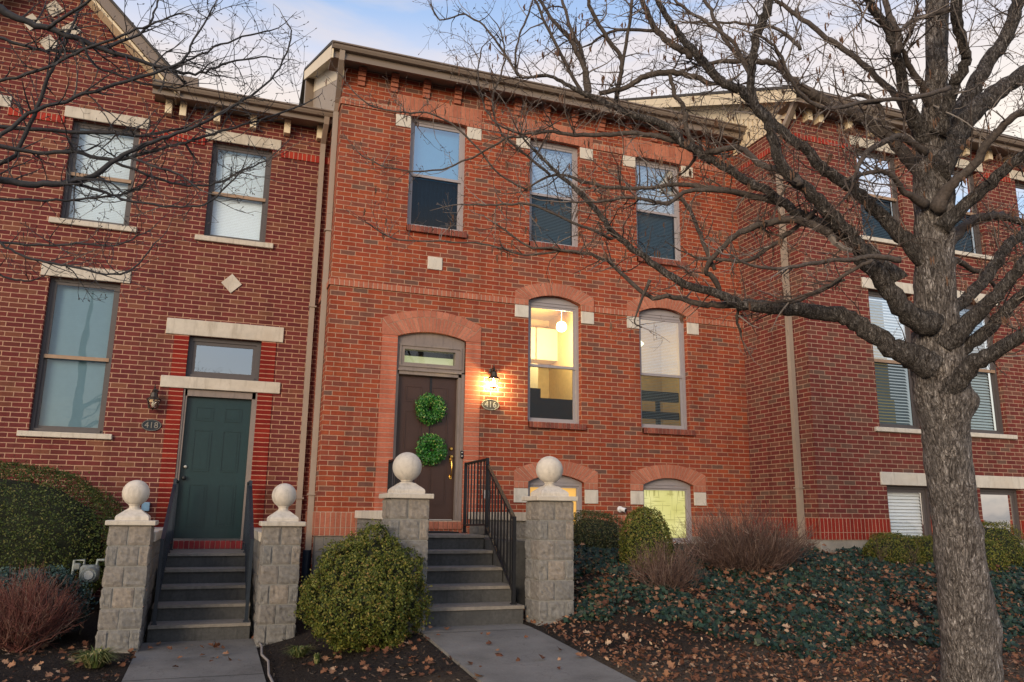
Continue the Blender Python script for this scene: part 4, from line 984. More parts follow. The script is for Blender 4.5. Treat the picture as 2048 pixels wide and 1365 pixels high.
# ------------------------------------------------------------------ foliage
def np_mesh(name, V, F, mats, parent=None, smooth=False):
    """V (n,3), F (m,k) arrays, each face with k corners"""
    me = bpy.data.meshes.new(name); V = np.asarray(V, 'f'); F = np.asarray(F, 'i'); k = F.shape[1]
    if parent is not None:
        V = V - np.array(parent.location, 'f')
    me.vertices.add(len(V)); me.vertices.foreach_set('co', V.ravel()); me.loops.add(F.size); me.loops.foreach_set('vertex_index', F.ravel())
    me.polygons.add(len(F)); me.polygons.foreach_set('loop_start', np.arange(0, F.size, k, dtype='i')); me.polygons.foreach_set('loop_total', np.full(len(F), k, 'i'))
    me.materials.append(mats); me.update(calc_edges=True); me.validate()
    o = bpy.data.objects.new(name, me); COL.objects.link(o)
    if parent is not None: o.parent = parent
    return o
def frames(N, nrm, spread, rg):
    """random leaf frames whose normals scatter about nrm"""
    n = nrm + rg.normal(0, spread, (N, 3)); n /= np.linalg.norm(n, axis=1)[:, None]+1e-9
    t = rg.normal(0, 1, (N, 3)); t -= n*(t*n).sum(1)[:, None]; t /= np.linalg.norm(t, axis=1)[:, None]+1e-9
    return n, t, np.cross(n, t)
def leaf_cloud(name, C, nrm, size, shape, mat, parent=None, spread=.6, seed=1, fold=.25):
    """shape: outline list of (u,v) with the midrib on u; two halves folded along the midrib"""
    rg = np.random.default_rng(seed); N = len(C); n, t, s = frames(N, nrm, spread, rg)
    sz = (size*rg.uniform(.5, 1.35, N))[:, None]
    V = []; 
    for (u, v) in shape: V.append(C + t*(u*sz) + s*(v*sz) + n*(abs(v)*fold*sz))
    k = len(shape); V = np.stack(V, 1).reshape(-1, 3); base = np.arange(N)[:, None]*k
    return V, base, k
LEAF = [(0, 0), (.5, .28), (1, 0), (.5, -.28)]
def bush(name, c, rad, nleaf, size, mat, label, cat, group=None, seed=3, lump=.16, flat=0., kind=None, stem=True, sq=2.0, gaps=.15, taper=0.):
    rg = np.random.default_rng(seed); c = np.array(c, 'f'); rad = np.array(rad, 'f')
    root = empty(name, (float(c[0]), float(c[1]), float(c[2]-rad[2])), label, cat, group)
    d = rg.normal(0, 1, (nleaf*2, 3)); d /= np.linalg.norm(d, axis=1)[:, None]
    # superellipsoid-ish trimmed form with lumps
    e = (np.abs(d)**sq).sum(1)**(-1/sq); lum = np.array([noise.noise(Vector(q)*2.6+Vector((seed, 0, 0)))*lump + noise.noise(Vector(q)*6.5+Vector((0, seed, 0)))*lump*.55 for q in d])
    hole_ = np.array([noise.noise(Vector(q)*9+Vector((0, 0, seed))) for q in d])
    keep = (hole_ > -.45+gaps*.5)
    dep = rg.power(6, len(d)); dep = .80 + .22*dep - .0
    dep = np.where(keep, dep, dep*.84)
    stray = rg.uniform(0, 1, len(d)) < .05*(1+gaps*2); dep = np.where(stray & keep, dep*rg.uniform(1.0, 1.11, len(d)), dep)
    P_ = c + d*rad*(e*(1+lum)*dep)[:, None]
    P_[:, :2] = c[:2]+(P_[:, :2]-c[:2])*(1-taper*(P_[:, 2:3]-c[2])/rad[2]-taper*.3)
    ok = P_[:, 2] > c[2]-rad[2]*.98; P_, d = P_[ok][:nleaf], d[ok][:nleaf]
    V, base, k = leaf_cloud(name, P_, d/rad*np.linalg.norm(rad)/1.7, size, LEAF, mat, seed=seed+1, spread=.75)
    F = np.concatenate([base+np.array([0, 1, 2]), base+np.array([0, 2, 3])])
    o = np_mesh('foliage', V, F, mat, root)
    # dark woody core so the crown is not see-through
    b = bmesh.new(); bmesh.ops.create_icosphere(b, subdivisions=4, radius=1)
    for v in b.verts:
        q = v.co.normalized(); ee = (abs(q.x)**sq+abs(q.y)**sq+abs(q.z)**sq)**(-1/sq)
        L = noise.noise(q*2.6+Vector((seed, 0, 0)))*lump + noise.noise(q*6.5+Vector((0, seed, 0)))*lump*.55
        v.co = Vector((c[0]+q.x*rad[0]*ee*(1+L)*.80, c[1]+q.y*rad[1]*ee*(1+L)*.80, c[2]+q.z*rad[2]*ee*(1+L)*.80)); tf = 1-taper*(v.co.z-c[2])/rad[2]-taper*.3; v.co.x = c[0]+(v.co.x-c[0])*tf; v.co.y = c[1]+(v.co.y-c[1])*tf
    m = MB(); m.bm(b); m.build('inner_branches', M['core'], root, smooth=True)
    if stem:
        m = MB()
        for k in range(7):
            a = rg.uniform(0, 6.28); r0 = .05; m.tube([(c[0]+r0*cos(a), c[1]+r0*sin(a), c[2]-rad[2]-.12), (c[0]+rad[0]*.35*cos(a), c[1]+rad[1]*.35*sin(a), c[2]-rad[2]*.45)], [.014, .008], 6)
        m.build('stem', M['twig_brown'], root)
    return root
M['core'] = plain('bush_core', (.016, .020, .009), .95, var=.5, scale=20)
M['twig_brown'] = plain('brown_stem', (.075, .052, .038), .9, var=.3)
M['box'] = island('boxwood_leaf', [(0, (.022, .040, .007)), (.25, (.060, .084, .012)), (.55, (.112, .128, .019)), (.84, (.18, .172, .032)), (.95, (.22, .18, .05)), (1, (.24, .14, .05))], .6, .3, trans=.15)
M['hedge'] = island('hedge_leaf', [(0, (.016, .034, .007)), (.4, (.038, .062, .011)), (.75, (.075, .096, .017)), (.93, (.12, .125, .03)), (1, (.16, .14, .045))], .6, .3, trans=.12)
M['yew'] = island('bronzed_boxwood_leaf', [(0, (.030, .042, .010)), (.5, (.055, .068, .016)), (.8, (.09, .085, .024)), (1, (.15, .10, .035))], .5, .4, trans=.12)
M['wreath'] = island('wreath_leaf', [(0, (.010, .080, .012)), (.5, (.025, .16, .020)), (.8, (.055, .24, .028)), (.93, (.16, .30, .05)), (1, (.30, .36, .10))], .45, .5, trans=.2)
M['juniper'] = island('blue_juniper_needles', [(0, (.018, .042, .040)), (.5, (.035, .072, .068)), (1, (.075, .13, .12))], .7, .3)
M['ivy'] = island('ivy_leaf', [(0, (.004, .012, .008)), (.35, (.007, .024, .016)), (.65, (.012, .034, .021)), (.84, (.024, .052, .030)), (.92, (.05, .075, .04)), (.96, (.10, .05, .028)), (1, (.17, .09, .05))], .5, .3)
M['grassm'] = island('grass_blade', [(0, (.05, .075, .018)), (.5, (.09, .12, .03)), (.8, (.20, .19, .07)), (1, (.30, .25, .12))], .6, .3)
M['dead'] = island('dead_leaf', [(0, (.075, .030, .018)), (.35, (.13, .055, .030)), (.65, (.20, .092, .048)), (.88, (.28, .15, .085)), (1, (.42, .30, .20))], .8, .2)
M['redtwig'] = island('red_brown_twig', [(0, (.09, .030, .026)), (.5, (.14, .052, .044)), (.85, (.18, .095, .072)), (1, (.26, .18, .14))], .8, .2)
M['greytwig'] = island('grey_brown_twig', [(0, (.055, .032, .027)), (.5, (.095, .058, .048)), (.85, (.145, .095, .076)), (1, (.24, .18, .15))], .8, .2)
M['chips'] = island('mulch_chip', [(0, (.012, .009, .008)), (.6, (.035, .026, .022)), (.9, (.09, .062, .045)), (1, (.22, .17, .12))], .95, .1)

bush('boxwood_bush', (1.43, 7.75, -.73), (.56, .47, .525), 42000, .026, M['box'], 'rounded boxwood bush in the mulch bed in front of the brown door\'s left pillar', 'bush', seed=5, lump=.22, sq=2.0, gaps=.5, taper=.10)
bush('clipped_hedge', (-2.42, 11.15, -.42), (1.42, .80, .92), 60000, .026, M['hedge'], 'large clipped dome hedge below the tall window at the left edge', 'hedge', seed=9, lump=.07, sq=2.3, gaps=0)
GB = 'clipped bushes along the ivy bed'
bush('boxwood_bush', (4.86, 10.0, -.42), (.40, .38, .45), 17000, .022, M['yew'], 'squarish clipped bush just right of the right ball pillar', 'bush', GB, seed=21, sq=3.0, lump=.10)
bush('boxwood_bush', (4.95, 8.75, -.40), (.315, .30, .50), 19000, .022, M['box'], 'upright egg shaped bush in front of the yellow lit basement window', 'bush', GB, seed=22, lump=.10)
bush('boxwood_bush', (9.16-.28, 8.85, -.50), (.36, .34, .30), 14000, .022, M['box'], 'low clipped bush left of the big tree trunk', 'bush', GB, seed=23, sq=2.4, lump=.16)
bush('boxwood_bush', (9.38, 8.70, -.54), (.30, .30, .30), 10000, .022, M['box'], 'low clipped bush touching the left side of the big trunk', 'bush', GB, seed=26, sq=2.4, lump=.16)
bush('boxwood_bush', (10.55, 8.7, -.42), (.42, .40, .38), 14000, .022, M['box'], 'tall clipped bush at the right edge behind the big trunk', 'bush', GB, seed=24, sq=2.4, lump=.12)
bush('boxwood_bush', (9.95, 8.35, -.56), (.27, .30, .30), 6000, .026, M['box'], 'small clipped bush peeping out right of the big trunk', 'bush', GB, seed=25, lump=.12)

def twig_shrub(name, c, h, spread, n_, mat, label, seed=1, r00=.0052, lean=0., sub=5, cat='shrub', group=None):
    rr = random.Random(seed); root = empty(name, c, label, cat, group); m = MB()
    for i in range(n_):
        a = rr.uniform(0, 2*pi); e = rr.uniform(.0, 1)**.6*spread; a2 = a+rr.gauss(0, 1.1); st = Vector(c)+Vector((cos(a2), sin(a2), 0))*rr.uniform(0, .30)*spread; r0 = r00*rr.uniform(.55, 1.35)
        L = h*rr.uniform(.6, 1.05); tip = Vector(c)+Vector((cos(a)*e+lean, sin(a)*e, L*(1-.42*(e/spread)**3))); pts = []
        mid = st.lerp(tip, .5)+Vector((cos(a)*e*.12, sin(a)*e*.12, -.02+L*.05)); K = 6
        for k in range(K+1):
            t = k/K; p = st*(1-t)**2 + mid*2*t*(1-t) + tip*t*t; pts.append(p+Vector([rr.gauss(0, .016) for _ in range(3)])*(1 if k else 0))
        m.tube(pts, [r0*(1-.7*k/K) for k in range(K+1)], 4, cap=False)
        for j in range(sub):
            k = rr.randint(2, K); p = pts[k]; d = (pts[min(k, K)]-pts[k-1]).normalized()+Vector([rr.gauss(0, .5) for _ in range(3)])+Vector((0, 0, .25)); d.normalize(); l = rr.uniform(.06, .20)*h/.7
            q = p+d*l*.5+Vector([rr.gauss(0, .01) for _ in range(3)]); m.tube([p, q, p+d*l+Vector((0, 0, .02))], [r0*.4, r0*.3, r0*.15], 3, cap=False)
            if rr.random() < .85:
                d2 = (d+Vector([rr.gauss(0, .6) for _ in range(3)])).normalized(); m.tube([q, q+d2*l*.5], [r0*.3, r0*.15], 3, cap=False)
    m.build('twigs', mat, root, fixn=False); return root
twig_shrub('twiggy_shrub', (6.15, 8.45, -.72), .76, .86, 430, M['greytwig'], 'wide leafless reddish shrub in the ivy below the right arched window', seed=3, sub=9)
twig_shrub('twiggy_shrub', (4.62, 7.75, -.86), .54, .42, 210, M['greytwig'], 'small leafless reddish shrub in front of the egg shaped bush', seed=4, sub=7, r00=.0045)
twig_shrub('twiggy_shrub', (-1.60, 9.2, -1.33), .64, .46, 420, M['redtwig'], 'leafless red twigged shrub in front of the blue juniper on the left', seed=5, sub=7)
for q, lb, sd in (((8.35, 8.55, -.56), 'dried weed stalks in the ivy below the right downspout', 6), ((8.75, 8.4, -.62), 'sparse bare seedling in the ivy left of the low clipped bush', 8)):
    twig_shrub('dry_weed', q, .36, .16, 9, M['twig_brown'], lb, seed=sd, sub=3, r00=.004, cat='weed')
bush('juniper_shrub', (-1.72, 9.8, -.98), (.55, .42, .38), 15000, .030, M['juniper'], 'blue green juniper mound behind the red twigged shrub on the left', 'shrub', seed=31, lump=.3)
bush('barberry_bush', (-1.24, 11.45, -.53), (.20, .14, .16), 1500, .03, island('wine_leaf', [(0, (.05, .006, .012)), (1, (.12, .02, .025))], .5), 'small wine red bush behind the gas meter', 'bush', seed=33)

def grass(name, c, n_, h, r, label, seed, cat='grass clump'):
    rr = random.Random(seed); m = MB(); c = Vector(c)
    for i in range(n_):
        a = rr.uniform(0, 2*pi); e = rr.uniform(0, 1); b0 = c+Vector((cos(a), sin(a), 0))*r*.35*e; L = h*rr.uniform(.5, 1); o = Vector((cos(a), sin(a), 0))*r*rr.uniform(.3, 1.1)
        s_ = Vector((-sin(a), cos(a), 0))*.005; p1 = b0+o*.4+Vector((0, 0, L*.75)); p2 = b0+o+Vector((0, 0, L*rr.uniform(.3, .9)))
        m.add([b0-s_, b0+s_, p1+s_, p1-s_, p2], [(0, 1, 2, 3), (3, 2, 4)])
    return tag(m.build(name, M['grassm'], fixn=False), label, cat)
grass('grass_clump', (-.86, 8.35, -1.37), 420, .19, .22, 'tufted grass clump at the foot of the leftmost stone pillar', 3)
grass('grass_clump', (.86, 7.95, -1.30), 160, .12, .16, 'thin straggly grass tuft left of the rounded boxwood bush', 4)
grass('bulb_shoots', (.98, 7.6, -1.31), 60, .12, .05, 'short bright green bulb shoots in the mulch beside the boxwood bush', 5, 'shoots')

def wreath(x, z, Y, label, seed):
    root = empty('leaf_wreath', (x, Y, z), label, 'wreath', 'green wreaths hanging on the brown door')
    rg = np.random.default_rng(seed); N = 2500; R, r = .135, .078
    a = rg.uniform(0, 2*pi, N); b = rg.uniform(0, 2*pi, N); rr_ = r*rg.uniform(.5, 1.3, N)*(1+.09*np.sin(a*3+seed)+.08*np.sin(a*7+seed*2))
    ca, sa = np.cos(a), np.sin(a); C = np.stack([x+ca*(R+rr_*np.cos(b)), Y-.02-np.abs(rr_*np.sin(b))*1.1, z+sa*(R+rr_*np.cos(b))], 1)
    nn = np.stack([ca*np.cos(b), -np.abs(np.sin(b))-.2, sa*np.cos(b)], 1)
    V, base, k = leaf_cloud('x', C, nn, .030, [(0, 0), (.5, .33), (1, 0), (.5, -.33)], None, seed=seed, spread=.7)
    np_mesh('leaves', V, np.concatenate([base+np.array([0, 1, 2]), base+np.array([0, 2, 3])]), M['wreath'], root)
    m = MB(); m.tube([(x+R*cos(2*pi*k/24), Y-.03, z+R*sin(2*pi*k/24)) for k in range(25)], .035, 8, cap=False); m.build('ring', M['core'], root, smooth=True)
    return root
wreath(2.815, 1.452, YB+.10, 'upper green leaf wreath on the brown door', 1)
wreath(2.845, .875, YB+.10, 'lower green leaf wreath on the brown door', 2)
s = MB(); s.box(2.805, 2.835, YB+.100, YB+.104, 1.60, 1.93); s.box(2.815, 2.825, YB+.100, YB+.104, 1.0, 1.35); tag(s.build('wreath_ribbon', M['black_metal']), 'black ribbon holding the two wreaths on the brown door', 'ribbon')

# ------------------------------------------------------------------ ivy, litter, mulch
rg = np.random.default_rng(44)
IVY = [(0, 0), (.10, .32), (.30, .26), (.48, .52), (.62, .24), (1, 0), (.62, -.24), (.48, -.52), (.30, -.26), (.10, -.32)]
def in_ivy(x, y):
    lo = 6.05 + .5*noise.noise(Vector((x*1.1, 7, 0))) + (.55 if x < 4.2 else 0) - .25*sm(x, 5.5, 8)
    edge = 3.62 + .15*noise.noise(Vector((y*2, 1, 0))) if y > 7.6 else 3.35+.9*max(0, (7.6-y)) 
    top = 10.95 if x < 8.15 else 9.4
    return x > edge and y > lo-(.0) and y < top
C = []
while len(C) < 40000:
    # denser where nearer the camera
    x = rg.uniform(3.2, 12.5); y = 5.4+5.6*rg.power(.9)
    if not in_ivy(x, y): continue
    if x/y > 1.36: continue
    if y < 6.9 and rg.uniform() > .30+.9*(y-5.6): continue
    if noise.noise(Vector((x*2.2, y*2.2, 5)))+.4*noise.noise(Vector((x*7, y*7, 2))) < -.33: continue
    C.append((x, y, ground_z(x, y)+rg.uniform(.0, .05)+.04*noise.noise(Vector((x*3, y*3, 9)))))
C = np.array(C, 'f'); nn = np.tile(np.array([-.10, -.65, .85], 'f'), (len(C), 1))
V, base, k = leaf_cloud('ivy', C, nn, .052, IVY, None, seed=8, spread=.42, fold=.18)
F = np.concatenate([base+np.array([0, i, i+1]) for i in range(1, 9)])
o = np_mesh('ivy_ground_cover', V, F, M['ivy']); tag(o, 'dark blue green ivy covering the sloping bed right of the steps', 'ivy', kind='stuff')
DEAD = [(0, 0), (.12, .30), (.30, .18), (.42, .55), (.58, .24), (.80, .30), (1, 0), (.80, -.30), (.58, -.24), (.42, -.55), (.30, -.18), (.12, -.30)]
C = []
while len(C) < 1350:
    u = rg.uniform()
    if u < .80: x = rg.uniform(3.15, 10.5); y = rg.uniform(4.6, 8.2) if rg.uniform() < .8 else rg.uniform(6, 10.5)
    elif u < .87: x = rg.uniform(1.0, 1.95)+.35*rg.normal()*.3; y = rg.uniform(5.8, 7.9)
    elif u < .91: x = rg.uniform(1.9, 3.1); y = rg.uniform(5.6, 8.0)
    elif u < .925: x = rg.uniform(-.6, .6); y = rg.uniform(8, 9.4)
    else: x = rg.uniform(-2.2, -.6); y = rg.uniform(7.6, 9.4)
    if x > 3.1 and x/y > 1.25: continue
    if 1.95 < x < 3.1 and rg.uniform() < .72: continue
    z = ground_z(x, y)
    if x > 3.1: z += .03+.06*(in_ivy(x, y))
    if 1.95 < x < 3.08: z = walk_m(y)+.006
    if -.57 < x < .54: z = walk_l(y)+.006
    C.append((x, y, z+.012))
C = np.array(C, 'f'); nn = np.tile(np.array([0, -.25, 1], 'f'), (len(C), 1))
V, base, k = leaf_cloud('dead', C, nn, .056, DEAD, None, seed=18, spread=.33, fold=.35)
F = np.concatenate([base+np.array([0, i, i+1]) for i in range(1, 11)])
o = np_mesh('fallen_leaves', V, F, M['dead']); tag(o, 'dry orange brown leaves fallen over the ivy, mulch and walks', 'leaf litter', kind='stuff')
C = []
while len(C) < 13000:
    x = rg.uniform(3.1, 9.0); y = 4.4+5.0*rg.power(.75)
    if x/y > 1.3: continue
    C.append((x, y, ground_z(x, y)+.006+.05*rg.uniform()*(1 if in_ivy(x, y) else .2)))
C = np.array(C, 'f'); nn = np.tile(np.array([0, -.25, 1], 'f'), (len(C), 1))
V, base, k = leaf_cloud('bits', C, nn, .034, [(0, -.1), (0, .1), (.5, .32), (1, .06), (1, -.1), (.5, -.28)], None, seed=38, spread=.5, fold=.2)
F = np.concatenate([base+np.array([0, i, i+1]) for i in range(1, 5)])
o = np_mesh('leaf_fragments', V, F, M['dead']); tag(o, 'broken dry leaf fragments strewn over the soil around the ivy', 'leaf litter', kind='stuff')
# mulch chips and twigs
C = []
while len(C) < 15000:
    x = rg.uniform(-2.6, 7.5); y = rg.uniform(5.0, 9.6)
    if -.6 < x < .56 or 1.93 < x < 3.1: continue
    if x > 3.1 and in_ivy(x, y) and rg.uniform() < .9: continue
    C.append((x, y, ground_n(x, y)+.004))
C = np.array(C, 'f'); nn = np.tile(np.array([0, -.1, 1], 'f'), (len(C), 1))
V, base, k = leaf_cloud('chips', C, nn, .028, [(0, -.12), (0, .12), (1, .10), (1, -.10)], None, seed=28, spread=.5, fold=0.)
o = np_mesh('mulch_chips', V, base+np.array([0, 1, 2, 3]), M['chips']); tag(o, 'dark shredded bark chips over the planting beds', 'mulch', kind='stuff')

# ================================================================== TREES
def bark_mat(name, k, sc=1.):
    n = NT(name); p = n.pos(); mp = n.n('ShaderNodeVectorMath', operation='MULTIPLY'); n.l(p, mp.inputs[0]); mp.inputs[1].default_value = (1, 1, .30)
    f1 = n.noise(mp.outputs[0], 42*sc, 9, .78, dist=1.1); f2 = n.noise(mp.outputs[0], 9, 5, .6); f3 = n.noise(p, 110, 4, .7)
    vo = n.n('ShaderNodeTexVoronoi', feature='DISTANCE_TO_EDGE'); vo.inputs['Scale'].default_value = 36*sc
    ds = n.n('ShaderNodeVectorMath', operation='ADD'); n.l(mp.outputs[0], ds.inputs[0])
    nc = n.n('ShaderNodeTexNoise'); n.l(mp.outputs[0], nc.inputs['Vector']); nc.inputs['Scale'].default_value = 40; nc.inputs['Detail'].default_value = 5; s_ = n.n('ShaderNodeVectorMath', operation='SCALE'); n.l(nc.outputs['Color'], s_.inputs[0]); s_.inputs['Scale'].default_value = .05
    n.l(s_.outputs[0], ds.inputs[1]); n.l(ds.outputs[0], vo.inputs['Vector']); crack = n.rng(vo.outputs['Distance'], .0, .12)
    q = lambda *c: tuple(x*k for x in c)
    c = n.ramp(f1, [(.37, q(.026, .023, .022)), (.45, q(.100, .088, .080)), (.55, q(.20, .180, .167)), (.64, q(.50, .47, .45))])
    c = n.mix(n.math('MULTIPLY', n.rng(crack, 0, 1, .75, 0.), n.rng(f2, .35, .6)), c, q(.035, .026, .022))
    c = n.mix(.6, c, n.ramp(f2, [(.32, (.55, .55, .56)), (.68, (1.4, 1.38, 1.36))]), 'MULTIPLY')
    n.bump(n.math('ADD', n.math('MULTIPLY', crack, .5), n.math('ADD', n.math('MULTIPLY', f1, 1.3), n.math('MULTIPLY', f3, .3))), 1., .022); return n.fin(c, .92, 0, .2)
M['bark'] = bark_mat('bark', 1.3); M['bark_bough'] = bark_mat('bough_bark', .72, 1.3)
M['bark_limb'] = plain('limb_bark', (.070, .057, .050), .9, var=.5, scale=60, bump=1., bscale=70)
M['bark_left'] = plain('dark_smooth_bark', (.030, .030, .034), .8, var=.35, scale=40, bump=.5)
M['twig_bark'] = island('twig_bark', [(0, (.050, .038, .033)), (.6, (.090, .071, .062)), (1, (.26, .23, .21))], .85, .2, texamt=.3)
M['pod'] = island('dry_pod', [(0, (.07, .035, .022)), (1, (.16, .09, .055))], .85)

def catmull(pts, rad, sub):
    P0 = [Vector(p) for p in pts]; N = len(P0); out = []; ro = []
    for i in range(N-1):
        a = P0[max(i-1, 0)]; b = P0[i]; c = P0[i+1]; d = P0[min(i+2, N-1)]
        for k in range(sub):
            t = k/sub; out.append(.5*((2*b)+(c-a)*t+(2*a-5*b+4*c-d)*t*t+(3*b-a-3*c+d)*t**3)); ro.append(rad[i]+(rad[i+1]-rad[i])*t)
    out.append(P0[-1]); ro.append(rad[-1]); return out, ro
def rough_tube(mb, pts, rad, n=14, amp=.08, fq=9, seed=0):
    i0 = len(mb.v); mb.tube(pts, rad, n)
    N = len(pts)
    for i in range(N):
        for k in range(n):
            j = i0+i*n+k; v = Vector(mb.v[j]); o = pts[i]; d = v-o
            s_ = 1+amp*(noise.noise(v*fq+Vector((seed, 0, 0)))*1.3+.6*noise.noise(v*fq*2.7))
            mb.v[j] = tuple(o+d*s_)

class Tree:
    def __init__(s, root, seed): s.root = root; s.rr = random.Random(seed); s.tw = MB(); s.n = 0; s.pods = MB()
    def limb(s, px, D0, D1, mat, n=12, sub=5, name='branch', twigs=1., tl=.55, rs=1.):
        """px: list of (x, y, width in photo pixels) traced along a limb; D0..D1 its distance"""
        K = len(px)-1; L = [0]
        for i in range(K): L.append(L[-1]+math.hypot(px[i+1][0]-px[i][0], px[i+1][1]-px[i][1]))
        pts = []; rad = []
        for i, q in enumerate(px):
            D = D0+(D1-D0)*L[i]/L[-1]; pts.append(P(q[0], q[1], D)); rad.append(max(.0022, q[2]/2/FPX*D*rs))
        pts, rad = catmull(pts, rad, sub)
        for i in range(1, len(pts)-1):
            a = rad[i]*.07+.0028; pts[i] = pts[i]+Vector([s.rr.gauss(0, 1) for _ in range(3)])*a
        m = MB(); rough_tube(m, pts, rad, n if rad[0] > .02 else (8 if rad[0] > .008 else 6), .07, 13, s.rr.random()*9)
        o = m.build(name, mat, s.root, smooth=True, fixn=False)
        if twigs: s.sprout(pts, rad, twigs, tl)
        return pts, rad
    def sprout(s, pts, rad, dens, tl):
        tot = sum((pts[i+1]-pts[i]).length for i in range(len(pts)-1)); cnt = int(tot/.075*dens); rr = s.rr
        for _ in range(cnt):
            i = min(len(pts)-2, int((rr.random()**.75)*(len(pts)-1))); p = pts[i].lerp(pts[i+1], rr.random()); t = (pts[i+1]-pts[i]).normalized()
            if rad[i] > .06 and rr.random() < .75: continue
            d = (t*rr.uniform(.2, 1.0)+Vector([rr.gauss(0, .75), rr.gauss(0, .75), rr.gauss(0, .75)])+Vector((0, 0, .12))).normalized()
            s.grow(p, d, tl*rr.uniform(.35, 1.0), min(rad[i]*.55, .0065*rr.uniform(.6, 1.1)), 0)
        # tip continues as a fine twig
        s.grow(pts[-1], (pts[-1]-pts[-2]).normalized(), tl*.7, max(rad[-1]*.9, .003), 0)
    def grow(s, p, d, L, r, lv):
        rr = s.rr; K = max(3, int(L/.055)); K = min(K, 9); pts = [p.copy()]; st = L/K
        bend = Vector([rr.gauss(0, .10) for _ in range(3)])+Vector((0, 0, .05))
        for k in range(K):
            d = (d+bend+Vector([rr.gauss(0, .17) for _ in range(3)])).normalized(); pts.append(pts[-1]+d*st)
        rads = [max(.0011, r*(1-.68*k/K)) for k in range(K+1)]
        s.tw.tube(pts, rads, 5 if r > .005 else 4 if r > .003 else 3, cap=False); s.n += 1
        if lv < 2 and L > .07:
            nb = int(L/(.085 if lv == 0 else .10))+1
            for _ in range(nb):
                k = rr.randint(1, K); t = (pts[k]-pts[k-1]).normalized(); dd = (t*.55+Vector([rr.gauss(0, .62) for _ in range(3)])).normalized()
                s.grow(pts[k], dd, L*rr.uniform(.22, .55), rads[k]*.72, lv+1)
        if lv >= 1 and rr.random() < .55:   # bud
            e = pts[-1]; s.tw.tube([e-d*.004, e+d*.003, e+d*.012], [.001, .0034, .0006], 4, cap=False)
        if s.podp and rr.random() < s.podp:
            e = pts[-1]; 
            for q in range(rr.randint(1, 3)):
                o = e+Vector((rr.gauss(0, .008), rr.gauss(0, .008), 0)); l = rr.uniform(.035, .075); s.pods.tube([o, o-Vector((rr.gauss(0, .006), rr.gauss(0, .006), l*.5)), o-Vector((0, 0, l))], [.002, .006, .002], 5, cap=False)
    def done(s, mat, name='twigs'):
        s.tw.build(name, mat, s.root, fixn=False)
        if s.pods.v: s.pods.build('dry_pods', M['pod'], s.root, fixn=False)

# ---- the big bare tree on the right
DT = 5.6
tb = P(1948, 1365, DT); tb.z = ground_z(tb.x, tb.y)
TR = empty('bare_tree', tuple(tb), 'big leafless tree with rough bark rising in front of the right house', 'tree')
T = Tree(TR, 11); T.podp = .045
px = [(1957, 1480, 150), (1950, 1400, 130), (1946, 1365, 122), (1937, 1250, 119), (1924, 1150, 108), (1914, 1060, 98), (1905, 1000, 97), (1893, 900, 98), (1889, 850, 104), (1886, 800, 122), (1880, 750, 120), (1876, 700, 112), (1872, 640, 96), (1869, 560, 84), (1868, 480, 80), (1868, 400, 84), (1862, 340, 76), (1866, 270, 62), (1870, 200, 50), (1872, 140, 44), (1874, 60, 47), (1874, 0, 48), (1876, -120, 44), (1880, -300, 30)]
pts = [P(a, b, DT) for a, b, c in px]; rad = [c/2/FPX*DT*.885 for a, b, c in px]
for i in range(2): pass
pts, rad = catmull(pts, rad, 7)
m = MB(); rough_tube(m, pts, rad, 40, .075, 7, 2)
# burls and old branch collars
def burl(px_, py_, r_, D, h=.03):
    c = P(px_, py_, D); 
    for j, v in enumerate(m.v):
        v = Vector(v); d = (v-c).length
        if d < r_: 
            k = h*(1-(d/r_)**2)**2; ax = min(pts, key=lambda q: (q-v).length); m.v[j] = tuple(v+(v-ax).normalized()*k)
burl(1942, 805, .13, DT-.05, .05); burl(1828, 775, .10, DT-.05, .02); burl(1990, 1260, .12, DT-.1, .02); burl(1885, 1215, .10, DT-.15, .02); burl(1975, 1060, .08, DT-.1, .015)
m.build('trunk', M['bark'], TR, smooth=True, fixn=False)
LB = M['bark_limb']; BK = M['bark_bough']
Lm = lambda *a, **k: T.limb(*a, rs=.88, **k)
Lm([(1866, 735, 70), (1835, 715, 60), (1790, 700, 46), (1740, 665, 42), (1690, 634, 38), (1640, 627, 35), (1560, 618, 31), (1482, 608, 27), (1446, 592, 20), (1376, 571, 18), (1323, 540, 16), (1270, 501, 14), (1226, 465, 14), (1199, 427, 13), (1165, 392, 11), (1112, 343, 8), (1074, 308, 6), (1040, 270, 4)], 5.5, 6.1, BK, 16, tl=.45)
Lm([(1500, 611, 20), (1446, 612, 15), (1393, 606, 13), (1340, 594, 11), (1298, 594, 10), (1242, 547, 9), (1214, 522, 8), (1163, 506, 7), (1110, 499, 6), (1055, 491, 5), (990, 447, 4)], 5.85, 6.3, LB, tl=.4)
Lm([(1866, 650, 60), (1813, 625, 46), (1783, 583, 42), (1752, 549, 38), (1713, 495, 35), (1683, 450, 33), (1645, 412, 30), (1595, 366, 28), (1565, 335, 26), (1549, 290, 23), (1534, 244, 22), (1508, 206, 20), (1504, 152, 18), (1512, 76, 19), (1530, 23, 22), (1546, -40, 20)], 5.5, 5.2, BK, 14, tl=.5)
Lm([(1850, 520, 50), (1810, 480, 34), (1767, 438, 30), (1736, 404, 28), (1698, 370, 26), (1652, 343, 25), (1614, 301, 23), (1576, 274, 21), (1530, 232, 21), (1481, 183, 20), (1443, 164, 20), (1405, 122, 19), (1374, 88, 16), (1344, 50, 14), (1313, 0, 12), (1290, -40, 10)], 5.6, 5.9, BK, 14, tl=.5)
Lm([(1385, 112, 18), (1350, 92, 16), (1317, 65, 14), (1294, 23, 12), (1275, -20, 10)], 5.85, 6.0, LB)
